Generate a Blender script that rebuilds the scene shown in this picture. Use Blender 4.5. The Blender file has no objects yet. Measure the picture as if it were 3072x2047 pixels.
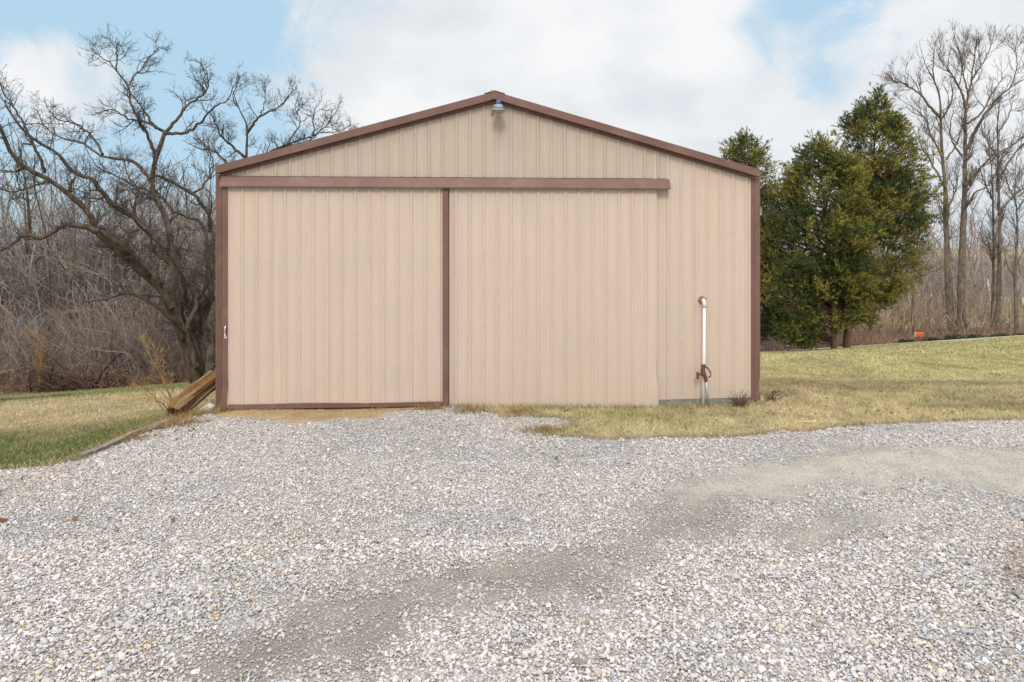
import bpy, math
import numpy as np
from mathutils import Matrix, Vector

RNG = np.random.default_rng(7)
scene = bpy.context.scene
COL = scene.collection
F, CX, CY, H = 2048.0, 1536.0, 740.0, 2.684      # photograph: focal length, principal point (px), eye height (m)
PI = math.pi


def at(px, py, Y):
    return np.array([(px - CX) / F * Y, Y, H - (py - CY) / F * Y])


def srgb(r, g, b):
    return tuple((c / 255 / 12.92) if c / 255 <= .04045 else ((c / 255 + .055) / 1.055) ** 2.4 for c in (r, g, b))


# ------------------------------------------------------------------ numpy noise
def _hash(ix, iy, s):
    h = (ix * 374761393 + iy * 668265263 + s * 974634777) & 0xffffffff
    h = ((h ^ (h >> 13)) * 1274126177) & 0xffffffff
    return ((h ^ (h >> 16)) & 0xffff) / 65535.0


def vnoise(x, y, s=0):
    x = np.asarray(x, float); y = np.asarray(y, float)
    ix = np.floor(x).astype(np.int64); iy = np.floor(y).astype(np.int64)
    fx = x - ix; fy = y - iy
    fx = fx * fx * (3 - 2 * fx); fy = fy * fy * (3 - 2 * fy)
    a = _hash(ix, iy, s); b = _hash(ix + 1, iy, s); c = _hash(ix, iy + 1, s); d = _hash(ix + 1, iy + 1, s)
    return (a * (1 - fx) + b * fx) * (1 - fy) + (c * (1 - fx) + d * fx) * fy


def fbm(x, y, s=0, o=4):
    t = 0; a = .5; n = 0
    for k in range(o):
        t = t + a * vnoise(np.asarray(x) * 2 ** k, np.asarray(y) * 2 ** k, s + k * 17); n += a; a *= .5
    return t / n


def sstep(a, b, x):
    t = np.clip((x - a) / (b - a), 0, 1)
    return t * t * (3 - 2 * t)


def inpoly(X, Y, poly):
    X = np.asarray(X); Y = np.asarray(Y)
    r = np.zeros(X.shape, bool)
    n = len(poly)
    for i in range(n):
        x0, y0 = poly[i]; x1, y1 = poly[(i + 1) % n]
        if y0 == y1:
            continue
        c = ((y0 > Y) != (y1 > Y)) & (X < (x1 - x0) * (Y - y0) / (y1 - y0) + x0)
        r ^= c
    return r


def polydist(X, Y, poly):
    """signed distance, positive inside"""
    X = np.asarray(X, float); Y = np.asarray(Y, float)
    d = np.full(X.shape, 1e9)
    n = len(poly)
    for i in range(n):
        x0, y0 = poly[i]; x1, y1 = poly[(i + 1) % n]
        vx, vy = x1 - x0, y1 - y0
        t = np.clip(((X - x0) * vx + (Y - y0) * vy) / (vx * vx + vy * vy + 1e-12), 0, 1)
        d = np.minimum(d, np.hypot(X - x0 - t * vx, Y - y0 - t * vy))
    return np.where(inpoly(X, Y, poly), d, -d)


# ------------------------------------------------------------------ materials
def new_mat(name):
    m = bpy.data.materials.new(name); m.use_nodes = True
    nt = m.node_tree
    return m, nt, nt.nodes['Principled BSDF']


def mat_noise(name, c1, c2, scale=8, rough=.7, vscale=(1, 1, 1), bump=0, bscale=60, detail=5, metallic=0, spec=.5, c3=None, s3=1.0, th3=(.55, .7)):
    m, nt, b = new_mat(name)
    L = nt.links.new; N = nt.nodes.new
    tc = N('ShaderNodeTexCoord'); mp = N('ShaderNodeMapping'); mp.inputs['Scale'].default_value = vscale
    L(tc.outputs['Object'], mp.inputs['Vector'])
    nz = N('ShaderNodeTexNoise'); nz.inputs['Scale'].default_value = scale; nz.inputs['Detail'].default_value = detail
    L(mp.outputs[0], nz.inputs['Vector'])
    cr = N('ShaderNodeValToRGB')
    cr.color_ramp.elements[0].position = .3; cr.color_ramp.elements[1].position = .7
    cr.color_ramp.elements[0].color = (*c1, 1); cr.color_ramp.elements[1].color = (*c2, 1)
    L(nz.outputs['Fac'], cr.inputs['Fac'])
    out = cr.outputs['Color']
    if c3:
        n3 = N('ShaderNodeTexNoise'); n3.inputs['Scale'].default_value = s3; n3.inputs['Detail'].default_value = 6
        L(tc.outputs['Object'], n3.inputs['Vector'])
        mr = N('ShaderNodeMapRange'); mr.inputs['From Min'].default_value = th3[0]; mr.inputs['From Max'].default_value = th3[1]
        L(n3.outputs['Fac'], mr.inputs['Value'])
        mx = N('ShaderNodeMix'); mx.data_type = 'RGBA'
        L(mr.outputs[0], mx.inputs['Factor']); L(out, mx.inputs['A']); mx.inputs['B'].default_value = (*c3, 1)
        out = mx.outputs['Result']
    L(out, b.inputs['Base Color'])
    b.inputs['Roughness'].default_value = rough; b.inputs['Metallic'].default_value = metallic
    b.inputs['Specular IOR Level'].default_value = spec
    if bump:
        n2 = N('ShaderNodeTexNoise'); n2.inputs['Scale'].default_value = bscale; n2.inputs['Detail'].default_value = 6
        L(mp.outputs[0], n2.inputs['Vector'])
        bp = N('ShaderNodeBump'); bp.inputs['Strength'].default_value = bump; bp.inputs['Distance'].default_value = .02
        L(n2.outputs['Fac'], bp.inputs['Height']); L(bp.outputs[0], b.inputs['Normal'])
    return m


def mat_attr(name, rough=.85, var=.25, scale=40, vscale=(1, 1, 1), bump=0, bscale=80, spec=.3, trans=0):
    """base colour from the mesh's own 'Col' attribute (the thing's real colours), broken up by noise"""
    m, nt, b = new_mat(name)
    L = nt.links.new; N = nt.nodes.new
    at_ = N('ShaderNodeAttribute'); at_.attribute_name = 'Col'
    tc = N('ShaderNodeTexCoord'); mp = N('ShaderNodeMapping'); mp.inputs['Scale'].default_value = vscale
    L(tc.outputs['Object'], mp.inputs['Vector'])
    nz = N('ShaderNodeTexNoise'); nz.inputs['Scale'].default_value = scale; nz.inputs['Detail'].default_value = 6
    L(mp.outputs[0], nz.inputs['Vector'])
    mr = N('ShaderNodeMapRange'); mr.inputs['From Min'].default_value = .25; mr.inputs['From Max'].default_value = .75
    mr.inputs['To Min'].default_value = 1 - var; mr.inputs['To Max'].default_value = 1 + var
    L(nz.outputs['Fac'], mr.inputs['Value'])
    vm = N('ShaderNodeVectorMath'); vm.operation = 'SCALE'
    L(at_.outputs['Color'], vm.inputs[0]); L(mr.outputs[0], vm.inputs['Scale'])
    L(vm.outputs[0], b.inputs['Base Color'])
    b.inputs['Roughness'].default_value = rough; b.inputs['Specular IOR Level'].default_value = spec
    if bump:
        n2 = N('ShaderNodeTexNoise'); n2.inputs['Scale'].default_value = bscale; n2.inputs['Detail'].default_value = 5
        L(mp.outputs[0], n2.inputs['Vector'])
        bp = N('ShaderNodeBump'); bp.inputs['Strength'].default_value = bump; bp.inputs['Distance'].default_value = .02
        L(n2.outputs['Fac'], bp.inputs['Height']); L(bp.outputs[0], b.inputs['Normal'])
    return m


# ------------------------------------------------------------------ mesh helpers
def link(name, me, parent=None):
    o = bpy.data.objects.new(name, me); COL.objects.link(o)
    if parent:
        o.parent = parent
    return o


def mesh_np(name, V, faces_list, mats, cols=None, smooth=True, parent=None, midx=None):
    """V (n,3); faces_list: list of int arrays (m,k)"""
    me = bpy.data.meshes.new(name)
    V = np.ascontiguousarray(V, np.float32)
    me.vertices.add(len(V)); me.vertices.foreach_set('co', V.ravel())
    nl = sum(f.size for f in faces_list); npoly = sum(len(f) for f in faces_list)
    me.loops.add(nl); me.polygons.add(npoly)
    me.loops.foreach_set('vertex_index', np.concatenate([f.ravel() for f in faces_list]).astype(np.int32))
    tot = np.concatenate([np.full(len(f), f.shape[1]) for f in faces_list])
    st = np.concatenate([[0], np.cumsum(tot)[:-1]])
    me.polygons.foreach_set('loop_start', st.astype(np.int32))
    if midx is not None:
        me.polygons.foreach_set('material_index', np.asarray(midx, np.int32))
    me.update(calc_edges=True)
    me.polygons.foreach_set('use_smooth', np.full(npoly, smooth))
    if cols is not None:
        ca = me.color_attributes.new('Col', 'FLOAT_COLOR', 'POINT')
        c4 = np.ones((len(V), 4), np.float32); c4[:, :3] = np.clip(cols, 0, 1)
        ca.data.foreach_set('color', c4.ravel())
    for m in (mats if isinstance(mats, (list, tuple)) else [mats]):
        me.materials.append(m)
    return link(name, me, parent)


class MB:
    """collects boxes, prisms, tubes and lathes into ONE mesh"""
    def __init__(s):
        s.v = []; s.f = []; s.m = []

    def add(s, vs, fs, mi=0):
        o = len(s.v); s.v += [tuple(v) for v in vs]
        s.f += [tuple(i + o for i in f) for f in fs]; s.m += [mi] * len(fs)

    def box(s, x0, x1, y0, y1, z0, z1, mi=0):
        s.add([(x0, y0, z0), (x1, y0, z0), (x1, y1, z0), (x0, y1, z0), (x0, y0, z1), (x1, y0, z1), (x1, y1, z1), (x0, y1, z1)],
              [(0, 3, 2, 1), (4, 5, 6, 7), (0, 1, 5, 4), (1, 2, 6, 5), (2, 3, 7, 6), (3, 0, 4, 7)], mi)

    def prism(s, A, B, mi=0):
        """two matching outlines joined"""
        n = len(A)
        s.add(list(A) + list(B), [tuple(range(n - 1, -1, -1)), tuple(range(n, 2 * n))] + [(i, (i + 1) % n, n + (i + 1) % n, n + i) for i in range(n)], mi)

    def tube(s, pts, rad, k=10, mi=0):
        pts = np.array(pts, float); n = len(pts)
        rad = np.full(n, rad) if np.isscalar(rad) else np.array(rad)
        V, Fq = tubes(pts[None], rad[None], k)
        o = len(s.v); s.v += [tuple(v) for v in V]
        s.f += [tuple(int(i) + o for i in f) for f in Fq]; s.m += [mi] * len(Fq)
        s.f.append(tuple(o + i for i in range(k - 1, -1, -1))); s.f.append(tuple(o + (n - 1) * k + i for i in range(k))); s.m += [mi, mi]

    def lathe(s, prof, c, k=20, mi=0):
        o = len(s.v); n = len(prof)
        for r, z in prof:
            for i in range(k):
                a = 2 * PI * i / k
                s.v.append((c[0] + r * math.cos(a), c[1] + r * math.sin(a), c[2] + z))
        for j in range(n - 1):
            for i in range(k):
                s.f.append((o + j * k + i, o + j * k + (i + 1) % k, o + (j + 1) * k + (i + 1) % k, o + (j + 1) * k + i)); s.m.append(mi)
        s.f.append(tuple(o + i for i in range(k - 1, -1, -1))); s.f.append(tuple(o + (n - 1) * k + i for i in range(k))); s.m += [mi, mi]

    def build(s, name, mats, parent=None, bevel=0, smooth=False, seg=2):
        me = bpy.data.meshes.new(name); me.from_pydata(s.v, [], s.f); me.update()
        for m in (mats if isinstance(mats, (list, tuple)) else [mats]):
            me.materials.append(m)
        me.polygons.foreach_set('material_index', np.array(s.m, np.int32))
        me.polygons.foreach_set('use_smooth', np.full(len(s.f), smooth))
        o = link(name, me, parent)
        if bevel:
            md = o.modifiers.new('bevel', 'BEVEL'); md.width = bevel; md.segments = seg; md.limit_method = 'ANGLE'
        return o


def tag(o, label=None, cat=None, group=None, kind=None):
    if label: o['label'] = label
    if cat: o['category'] = cat
    if group: o['group'] = group
    if kind: o['kind'] = kind
    return o


def empty(name, loc=(0, 0, 0), rz=0):
    o = bpy.data.objects.new(name, None); COL.objects.link(o)
    o.location = loc; o.rotation_euler = (0, 0, rz); o.empty_display_size = .2
    return o


# ------------------------------------------------------------------ branches, all in numpy batches
def nrm(v):
    return v / (np.linalg.norm(v, axis=-1, keepdims=True) + 1e-9)


def tubes(P, R, k):
    """P (N,m,3), R (N,m) -> verts, quads"""
    N, m, _ = P.shape
    T = nrm(np.gradient(P, axis=1))
    ref = np.where(np.abs(T[:, :1, 2:3]) > .9, np.array([1., 0, 0]), np.array([0, 0, 1.]))
    a = nrm(np.cross(T, np.broadcast_to(ref, T.shape))); b = np.cross(T, a)
    th = np.arange(k) * 2 * PI / k
    V = P[:, :, None, :] + R[:, :, None, None] * (np.cos(th)[:, None] * a[:, :, None, :] + np.sin(th)[:, None] * b[:, :, None, :])
    i = np.arange(N)[:, None, None] * m * k; j = np.arange(m - 1)[None, :, None] * k; q = np.arange(k)[None, None, :]; q2 = (q + 1) % k
    Q = np.stack([i + j + q, i + j + q2, i + j + k + q2, i + j + k + q], -1).reshape(-1, 4)
    return V.reshape(-1, 3), Q


def resample(pts, m, jit=0, rng=RNG):
    pts = np.array(pts, float)
    # catmull-rom then even spacing
    P = np.vstack([2 * pts[0] - pts[1], pts, 2 * pts[-1] - pts[-2]])
    out = []
    for i in range(1, len(P) - 2):
        for t in np.linspace(0, 1, 8, endpoint=False):
            p0, p1, p2, p3 = P[i - 1:i + 3]
            out.append(.5 * (2 * p1 + (p2 - p0) * t + (2 * p0 - 5 * p1 + 4 * p2 - p3) * t * t + (3 * p1 - p0 - 3 * p2 + p3) * t ** 3))
    out.append(pts[-1]); out = np.array(out)
    s = np.concatenate([[0], np.cumsum(np.linalg.norm(np.diff(out, axis=0), axis=1))])
    u = np.linspace(0, s[-1], m)
    q = np.stack([np.interp(u, s, out[:, c]) for c in range(3)], 1)
    if jit:
        n = rng.normal(0, jit, q.shape); n[0] = 0
        q = q + n
    return q


def sprout(P, R, rng, per_m, tmin, ln, ang, up, wig, m, rk=.6, rmax=9, rmin=.004, curl=0., vig=.58, flat=0., tmax=1.0):
    """children of every branch in the batch; ln=(lo,hi) metres"""
    N, mp, _ = P.shape
    seg = np.linalg.norm(np.diff(P, axis=1), axis=2)
    Ls = seg.sum(1)
    n = rng.poisson(np.maximum(Ls * per_m * (tmax - tmin), 0))
    idx = np.repeat(np.arange(N), n)
    if len(idx) == 0:
        idx = np.array([0])
    t = rng.uniform(tmin, tmax, len(idx)) * (mp - 1)
    i0 = np.clip(t.astype(int), 0, mp - 2); fr = (t - i0)[:, None]
    A = P[idx, i0]; B = P[idx, i0 + 1]
    pos = A * (1 - fr) + B * fr
    rad = R[idx, i0] * (1 - fr[:, 0]) + R[idx, i0 + 1] * fr[:, 0]
    T = nrm(B - A)
    rv = rng.normal(size=T.shape); rv[:, 2] += up * .8
    rv[:, 2] *= (1 - flat)
    perp = nrm(rv - (rv * T).sum(1, keepdims=True) * T)
    a = np.radians(rng.normal(ang, 14, len(idx)))[:, None]
    d = nrm(np.cos(a) * T + np.sin(a) * perp)
    L = rng.uniform(ln[0], ln[1], len(idx)) * (1 - vig * (t / (mp - 1)))
    C = np.zeros((len(idx), m, 3)); C[:, 0] = pos
    cv = rng.normal(0, curl, (len(idx), 3))
    for k in range(1, m):
        C[:, k] = C[:, k - 1] + d * (L / (m - 1))[:, None]
        d = d + rng.normal(0, wig, d.shape) + cv
        d[:, 2] += up * .25
        d = nrm(d)
    r0 = np.clip(np.minimum(rad * rk, L * .022), rmin, rmax)
    r = r0[:, None] * np.linspace(1, .35, m)[None]
    r = np.maximum(r, rmin * .7)
    return C, r, idx


class Grow:
    def __init__(s):
        s.V = []; s.Q = []; s.C = []; s.n = 0

    def add(s, P, R, k, col=None, rng=RNG, cv=.12):
        V, Q = tubes(P, R, k)
        s.V.append(V); s.Q.append(Q + s.n); s.n += len(V)
        if col is not None:
            N, m, _ = P.shape
            c = np.asarray(col, float)
            if c.ndim == 1:
                c = c[None] * (1 + rng.normal(0, cv, (N, 1)))
            s.C.append(np.repeat(c, m * k, axis=0))

    def build(s, name, mat, parent=None, smooth=True):
        return mesh_np(name, np.vstack(s.V), [np.vstack(s.Q)], mat, np.vstack(s.C) if s.C else None, smooth, parent)


# ================================================================== building frame
AL = math.radians(3.5)
YL = 11.216
XL = (649 - CX) / F * YL
UD = np.array([math.cos(AL), math.sin(AL), 0]); BD = np.array([-math.sin(AL), math.cos(AL), 0])
W = 9.14
O0 = np.array([XL, YL, 0.])


def wl(px, py, yo=0.):
    """photo pixel -> (u, z) on the facade plane shifted yo towards the back"""
    d = np.array([(px - CX) / F, 1, -(py - CY) / F]); n = -BD
    p0 = O0 + BD * yo
    c = np.array([0, 0, H])
    t = ((p0 - c) @ n) / (d @ n)
    p = c + d * t
    return float((p - O0) @ UD), float(p[2])


def loc(u, y, z):
    return O0 + UD * u + BD * y + np.array([0, 0, z])


# ================================================================== terrain
ctrl = []
for X in (-4.8, -2, 1, 4, 7.5, 10):
    for Y in (0, 3, 6, 9):
        ctrl.append((X, Y, 0.0))
ctrl += [(-3, 10.9, .0), (0, 11, 0.0), (-1.5, 12.5, 0), (1.8, 11.2, -.03), (3, 11.45, -.035), (4.3, 11.7, -.02), (6, 11.4, -.02), (8.2, 10.6, 0), (11, 10.5, 0.02),
         (0, 16, -.3), (0, 22, -1.1), (-5.3, 10.2, -.03), (-5.15, 11.2, -.05), (-4.6, 12.2, -.12)]
for px, Y, py in [(0, 8.2, 1412), (0, 10, 1345), (0, 12, 1292), (0, 18, 1226), (0, 28, 1189),
                  (300, 9.4, 1335), (300, 12, 1268), (300, 18, 1206), (300, 28, 1172),
                  (500, 11.2, 1262), (500, 14, 1225), (500, 18, 1190), (500, 28, 1156), (640, 18, 1180), (640, 28, 1148),
                  (2285, 14, 1150), (2285, 18, 1115), (2285, 25, 1082), (2285, 36, 1059),
                  (2700, 12, 1215), (2700, 16, 1145), (2700, 24, 1078), (2700, 36, 1033),
                  (3072, 12, 1206), (3072, 16, 1143), (3072, 24, 1066), (3072, 36, 1010)]:
    ctrl.append(tuple(at(px, py, Y)))
ctrl += [(-8, 6, -.05), (-8, 3, -.02), (-14, 6, -.7), (-20, 12, -1.6), (-40, 30, -4.6), (-24, 36, -4.2), (-12, 36, -3.9), (0, 36, -3.4), (8, 34, -2.9),
         (-35, 55, -4.8), (-10, 55, -4.6), (14, 40, -3.78), (23.6, 40, -3.22), (31, 40, -2.85), (40, 40, -2.4), (15, 50, -3.7), (27, 50, -3.5), (40, 50, -3.3),
         (20, 68, -3.6), (40, 68, -3.5), (0, 70, -4.2), (-40, 75, -4.8), (34, 22, -.9), (30, 12, 0), (16, 4, 0), (20, -8, 0), (-20, -8, -.5), (0, -8, 0)]
ctrl = np.array(ctrl)


def _phi(r2):
    return np.sqrt(r2 + 1.2 ** 2)


_A = np.zeros((len(ctrl) + 3,) * 2)
_d2 = ((ctrl[:, None, :2] - ctrl[None, :, :2]) ** 2).sum(-1)
nC = len(ctrl)
_A[:nC, :nC] = _phi(_d2) + np.eye(nC) * -.02
_A[:nC, nC] = 1; _A[:nC, nC + 1:] = ctrl[:, :2]; _A[nC:, :nC] = _A[:nC, nC:].T
_w = np.linalg.solve(_A, np.concatenate([ctrl[:, 2], np.zeros(3)]))


def ground(X, Y):
    X = np.asarray(X, float); Y = np.asarray(Y, float); sh = X.shape
    x = X.ravel(); y = Y.ravel(); out = np.empty(len(x))
    for i in range(0, len(x), 20000):
        a = x[i:i + 20000]; b = y[i:i + 20000]
        r2 = (a[:, None] - ctrl[None, :, 0]) ** 2 + (b[:, None] - ctrl[None, :, 1]) ** 2
        out[i:i + 20000] = _phi(r2) @ _w[:nC] + _w[nC] + _w[nC + 1] * a + _w[nC + 2] * b
    far = sstep(48, 85, np.hypot(x - 2, y - 25))
    out = out * (1 - far) + (-3.9) * far
    return out.reshape(sh)


def G(px, py):
    """pixel -> ground point where z is 0 (gravel pad)"""
    Y = F * H / (py - CY)
    return ((px - CX) / F * Y, Y)


grav_poly = [G(*p) for p in [(0, 1410), (150, 1396), (242, 1383), (330, 1340), (415, 1302), (470, 1287), (520, 1264), (600, 1240), (655, 1232), (700, 1228), (1000, 1224), (1340, 1222),
                             (1480, 1243), (1590, 1278), (1650, 1312), (1780, 1319), (1900, 1318), (2050, 1314), (2200, 1308), (2400, 1295), (2600, 1281), (2850, 1268), (3072, 1259)]]
grav_poly += [(12, 10.75), (20, 11), (20, -3), (-16, -3), (-16, 6.4), (-9, 7.6)]
patch_poly = [G(*p) for p in [(1480, 1262), (1560, 1250), (1680, 1252), (1728, 1268), (1690, 1285), (1590, 1288)]]
d_dark = [G(*p) for p in [(440, 2080), (1120, 2080), (1230, 1960), (1400, 1860), (1560, 1800), (1780, 1780), (1980, 1690), (2180, 1570), (2330, 1480), (2150, 1470), (1960, 1530), (1780, 1600), (1660, 1670), (1560, 1710), (1330, 1715), (1110, 1728), (930, 1800), (760, 1880), (600, 1960)]]
d_tan = [G(*p) for p in [(2060, 1462), (2180, 1420), (2315, 1384), (2477, 1350), (2762, 1340), (3080, 1350), (3250, 1350), (3250, 1510), (2950, 1492), (2760, 1440), (2524, 1458), (2286, 1490), (2100, 1500)]]
d_ochre = [G(*p) for p in [(650, 1230), (1150, 1222), (1300, 1224), (1345, 1236), (1180, 1238), (1150, 1258), (1000, 1262), (860, 1280), (820, 1262), (680, 1264), (640, 1248)]]
d_leaf = [G(*p) for p in [(2990, 1660), (3090, 1620), (3200, 1640), (3200, 1760), (3050, 1770), (2960, 1720)]]
d_mid = [G(*p) for p in [(2290, 1590), (2480, 1540), (2680, 1550), (2600, 1620), (2380, 1660)]]


def zones(X, Y):
    n = (fbm(X * 1.7, Y * 1.7, 5) - .5)
    z = {}
    z['dark'] = .92 * sstep(-.35, .35, polydist(X, Y, d_dark) + n * .8)
    z['tan'] = sstep(-.25, .35, polydist(X, Y, d_tan) + n * .8)
    z['ochre'] = sstep(-.08, .12, polydist(X, Y, d_ochre) + (fbm(X * 3, Y * 5, 9) - .5) * .35)
    z['leaf'] = .5 * sstep(-.2, .4, polydist(X, Y, d_leaf) + n * .7)
    z['mid'] = sstep(-.2, .35, polydist(X, Y, d_mid) + n * .6)
    return z


def is_gravel(X, Y):
    n = (fbm(X * 2.3, Y * 2.3, 3) - .5) * .28
    g = polydist(X, Y, grav_poly) + n
    p = polydist(X, Y, patch_poly) + (fbm(X * 4, Y * 4, 13) - .5) * .35
    return np.maximum(g, p)


GREEN, STRAW, YG, BROWN = np.array(srgb(110, 118, 66)), np.array(srgb(196, 178, 140)), np.array(srgb(184, 176, 128)), np.array(srgb(138, 118, 96))


def lawncol(X, Y):
    X = np.asarray(X, float); Y = np.asarray(Y, float)
    L = sstep(-2.5, -5.0, X + .0 * Y)
    n1 = fbm(X * .35, Y * .22, 21)[..., None]; n2 = fbm(X * 1.3, Y * 1.0, 22)[..., None]; n3 = fbm(X * .5 + 7, Y * .16, 23)[..., None]
    z = ground(X, Y)
    py = CY + F * (H - z) / np.maximum(Y, 1)     # only drives the mown bands below through distance, see use
    # left lawn: green near, straw band further off, pale again at the wood's edge
    band = sstep(10.6, 12.5, Y)[..., None] * (1 - sstep(19.5, 24, Y))[..., None]
    left = GREEN * (1 - .25 * n2) + (STRAW - GREEN) * np.clip(.72 * band * (.55 + .9 * n3) + .22 * sstep(.45, .75, n2) + .3 * sstep(22, 28, Y)[..., None], 0, 1)
    # right lawn: straw near the barn, yellow-green further away, brown worn bands
    w = np.clip(.15 + 1.5 * (n1 - .45) + .75 * sstep(13, 24, Y)[..., None], 0, 1)
    right = STRAW * (1 - w) + YG * w
    n4 = fbm(X * 4.5, Y * 3.2, 24)[..., None]; n5 = fbm(X * .8 + 3, Y * .30, 25)[..., None]
    br = sstep(.54, .72, n5) * (1 - sstep(26, 32, Y)[..., None]) * .55
    for bx, by, sx_, sy_ in ((6.9, 14.3, 2.0, 1.1), (8.2, 11.75, 1.6, .35), (9.5, 15.3, 2.4, .9), (4.9, 12.6, .5, .3)):
        q = np.exp(-((X - bx) / sx_) ** 2 - ((Y - by) / sy_) ** 2)[..., None]
        br = np.maximum(br, sstep(.25, .75, q * (.5 + n4)) * .9)
    right = right * (1 - .7 * br) + BROWN * .7 * br
    gr = sstep(.55, .75, n2) * .32
    right = right * (1 - gr) + GREEN * 1.25 * gr
    right = right * (.62 + .76 * n4)
    left = left * (.7 + .6 * n4)
    c = left * L[..., None] + right * (1 - L[..., None])
    # beyond the lawns: leaf litter under the wood, pale field past the road on the right
    lit = sstep(28.2, 30.5, Y + .9 * np.clip(X + 6, -50, 0) * 0)[..., None] * sstep(9, 4, X)[..., None]
    c = c * (1 - lit) + np.array([.11, .082, .062]) * (.7 + .6 * n2) * lit
    verge = sstep(37, 38, Y)[..., None] * sstep(4, 9, X)[..., None] * (1 - sstep(50, 54, Y)[..., None])
    c = c * (1 - verge) + np.array([.17, .12, .09]) * (.7 + .6 * n2) * verge
    return c


def axis(lo, a, b, hi, st, grow=1.12):
    m = list(np.arange(a, b, st)); x = b; s = st
    while x < hi:
        m.append(x); s *= grow; x += s
    m.append(hi); l = []; x = a; s = st
    while True:
        s *= grow; x -= s
        if x < lo: break
        l.append(x)
    return np.array([lo] + l[::-1] + m)


def grid_mesh(name, xs, ys, zf, mat, colf):
    X, Y = np.meshgrid(xs, ys)
    Z = zf(X, Y)
    V = np.stack([X, Y, Z], -1).reshape(-1, 3)
    nx, ny = len(xs), len(ys)
    i = (np.arange(ny - 1)[:, None] * nx + np.arange(nx - 1)[None]).ravel()
    Q = np.stack([i, i + 1, i + 1 + nx, i + nx], 1)
    return V, Q, colf(X, Y).reshape(-1, 3)


m_lawn = mat_attr('lawn_soil', rough=.95, var=.35, scale=9, bump=.6, bscale=25, spec=.1)
xs = axis(-1600, -13, 14, 1600, .16); ys = axis(-60, 0, 20, 2500, .16)
V, Q, C = grid_mesh('ground', xs, ys, lambda X, Y: ground(X, Y) - .004, m_lawn, lambda X, Y: lawncol(X, Y) * .8)
o = mesh_np('ground', V, [Q], m_lawn, C); tag(o, kind='structure')

# gravel driveway sheet
xs = np.arange(-10, 14, .09); ys = np.arange(1.0, 11.9, .09)


def bedcol(X, Y):
    z = zones(X, Y)
    n = fbm(X * 5, Y * 5, 31)[..., None]
    c = np.array(srgb(163, 155, 148)) * (.75 + .5 * n)
    for k, cc in (('dark', srgb(144, 135, 126)), ('mid', srgb(160, 152, 142)), ('tan', srgb(180, 171, 159)), ('leaf', srgb(150, 122, 96)), ('ochre', srgb(178, 152, 114))):
        w_ = z[k][..., None]
        c = c * (1 - w_) + np.array(cc) * (.75 + .5 * n) * w_
    return c


def gz(X, Y):
    return ground(X, Y) + .004


V, Q, C = grid_mesh('d', xs, ys, lambda X, Y: gz(X, Y) + (fbm(X * 6, Y * 6, 41) - .5) * .02, None, bedcol)
cen = V[Q].mean(1)
keep = is_gravel(cen[:, 0], cen[:, 1]) > -.03
keep &= ((cen - O0) @ -BD > -.02) | (cen[:, 0] < XL - .02)
Q = Q[keep]
used = np.unique(Q); rm = np.full(len(V), -1); rm[used] = np.arange(len(used))
m_bed = mat_attr('gravel_bed', rough=.95, var=.35, scale=45, bump=1.0, bscale=70, spec=.15)
o = mesh_np('gravel_driveway', V[used], [rm[Q]], m_bed, C[used]); tag(o, kind='structure')

# ------------------------------------------------------------------ stones
t_ = (1 + 5 ** .5) / 2
ICO = nrm(np.array([(-1, t_, 0), (1, t_, 0), (-1, -t_, 0), (1, -t_, 0), (0, -1, t_), (0, 1, t_), (0, -1, -t_), (0, 1, -t_), (t_, 0, -1), (t_, 0, 1), (-t_, 0, -1), (-t_, 0, 1)]))
ICF = np.array([(0, 11, 5), (0, 5, 1), (0, 1, 7), (0, 7, 10), (0, 10, 11), (1, 5, 9), (5, 11, 4), (11, 10, 2), (10, 7, 6), (7, 1, 8), (3, 9, 4), (3, 4, 2), (3, 2, 6), (3, 6, 8), (3, 8, 9), (4, 9, 5), (2, 4, 11), (6, 2, 10), (8, 6, 7), (9, 8, 1)])


def subdiv(V, Fc):
    V = [tuple(v) for v in V]; cache = {}; out = []

    def mid(a, b):
        k = (min(a, b), max(a, b))
        if k not in cache:
            v = np.array(V[a]) + np.array(V[b]); v /= np.linalg.norm(v); cache[k] = len(V); V.append(tuple(v))
        return cache[k]
    for a, b, c in Fc:
        ab, bc, ca = mid(a, b), mid(b, c), mid(c, a)
        out += [(a, ab, ca), (b, bc, ab), (c, ca, bc), (ab, bc, ca)]
    return np.array(V), np.array(out)


ICO2, ICF2 = subdiv(ICO, ICF)
OCT = np.array([(1, 0, 0), (0, 1, 0), (-1, 0, 0), (0, -1, 0), (0, 0, 1), (0, 0, -1.)]); OCF = np.array([(0, 1, 4), (1, 2, 4), (2, 3, 4), (3, 0, 4), (1, 0, 5), (2, 1, 5), (3, 2, 5), (0, 3, 5)])


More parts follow.
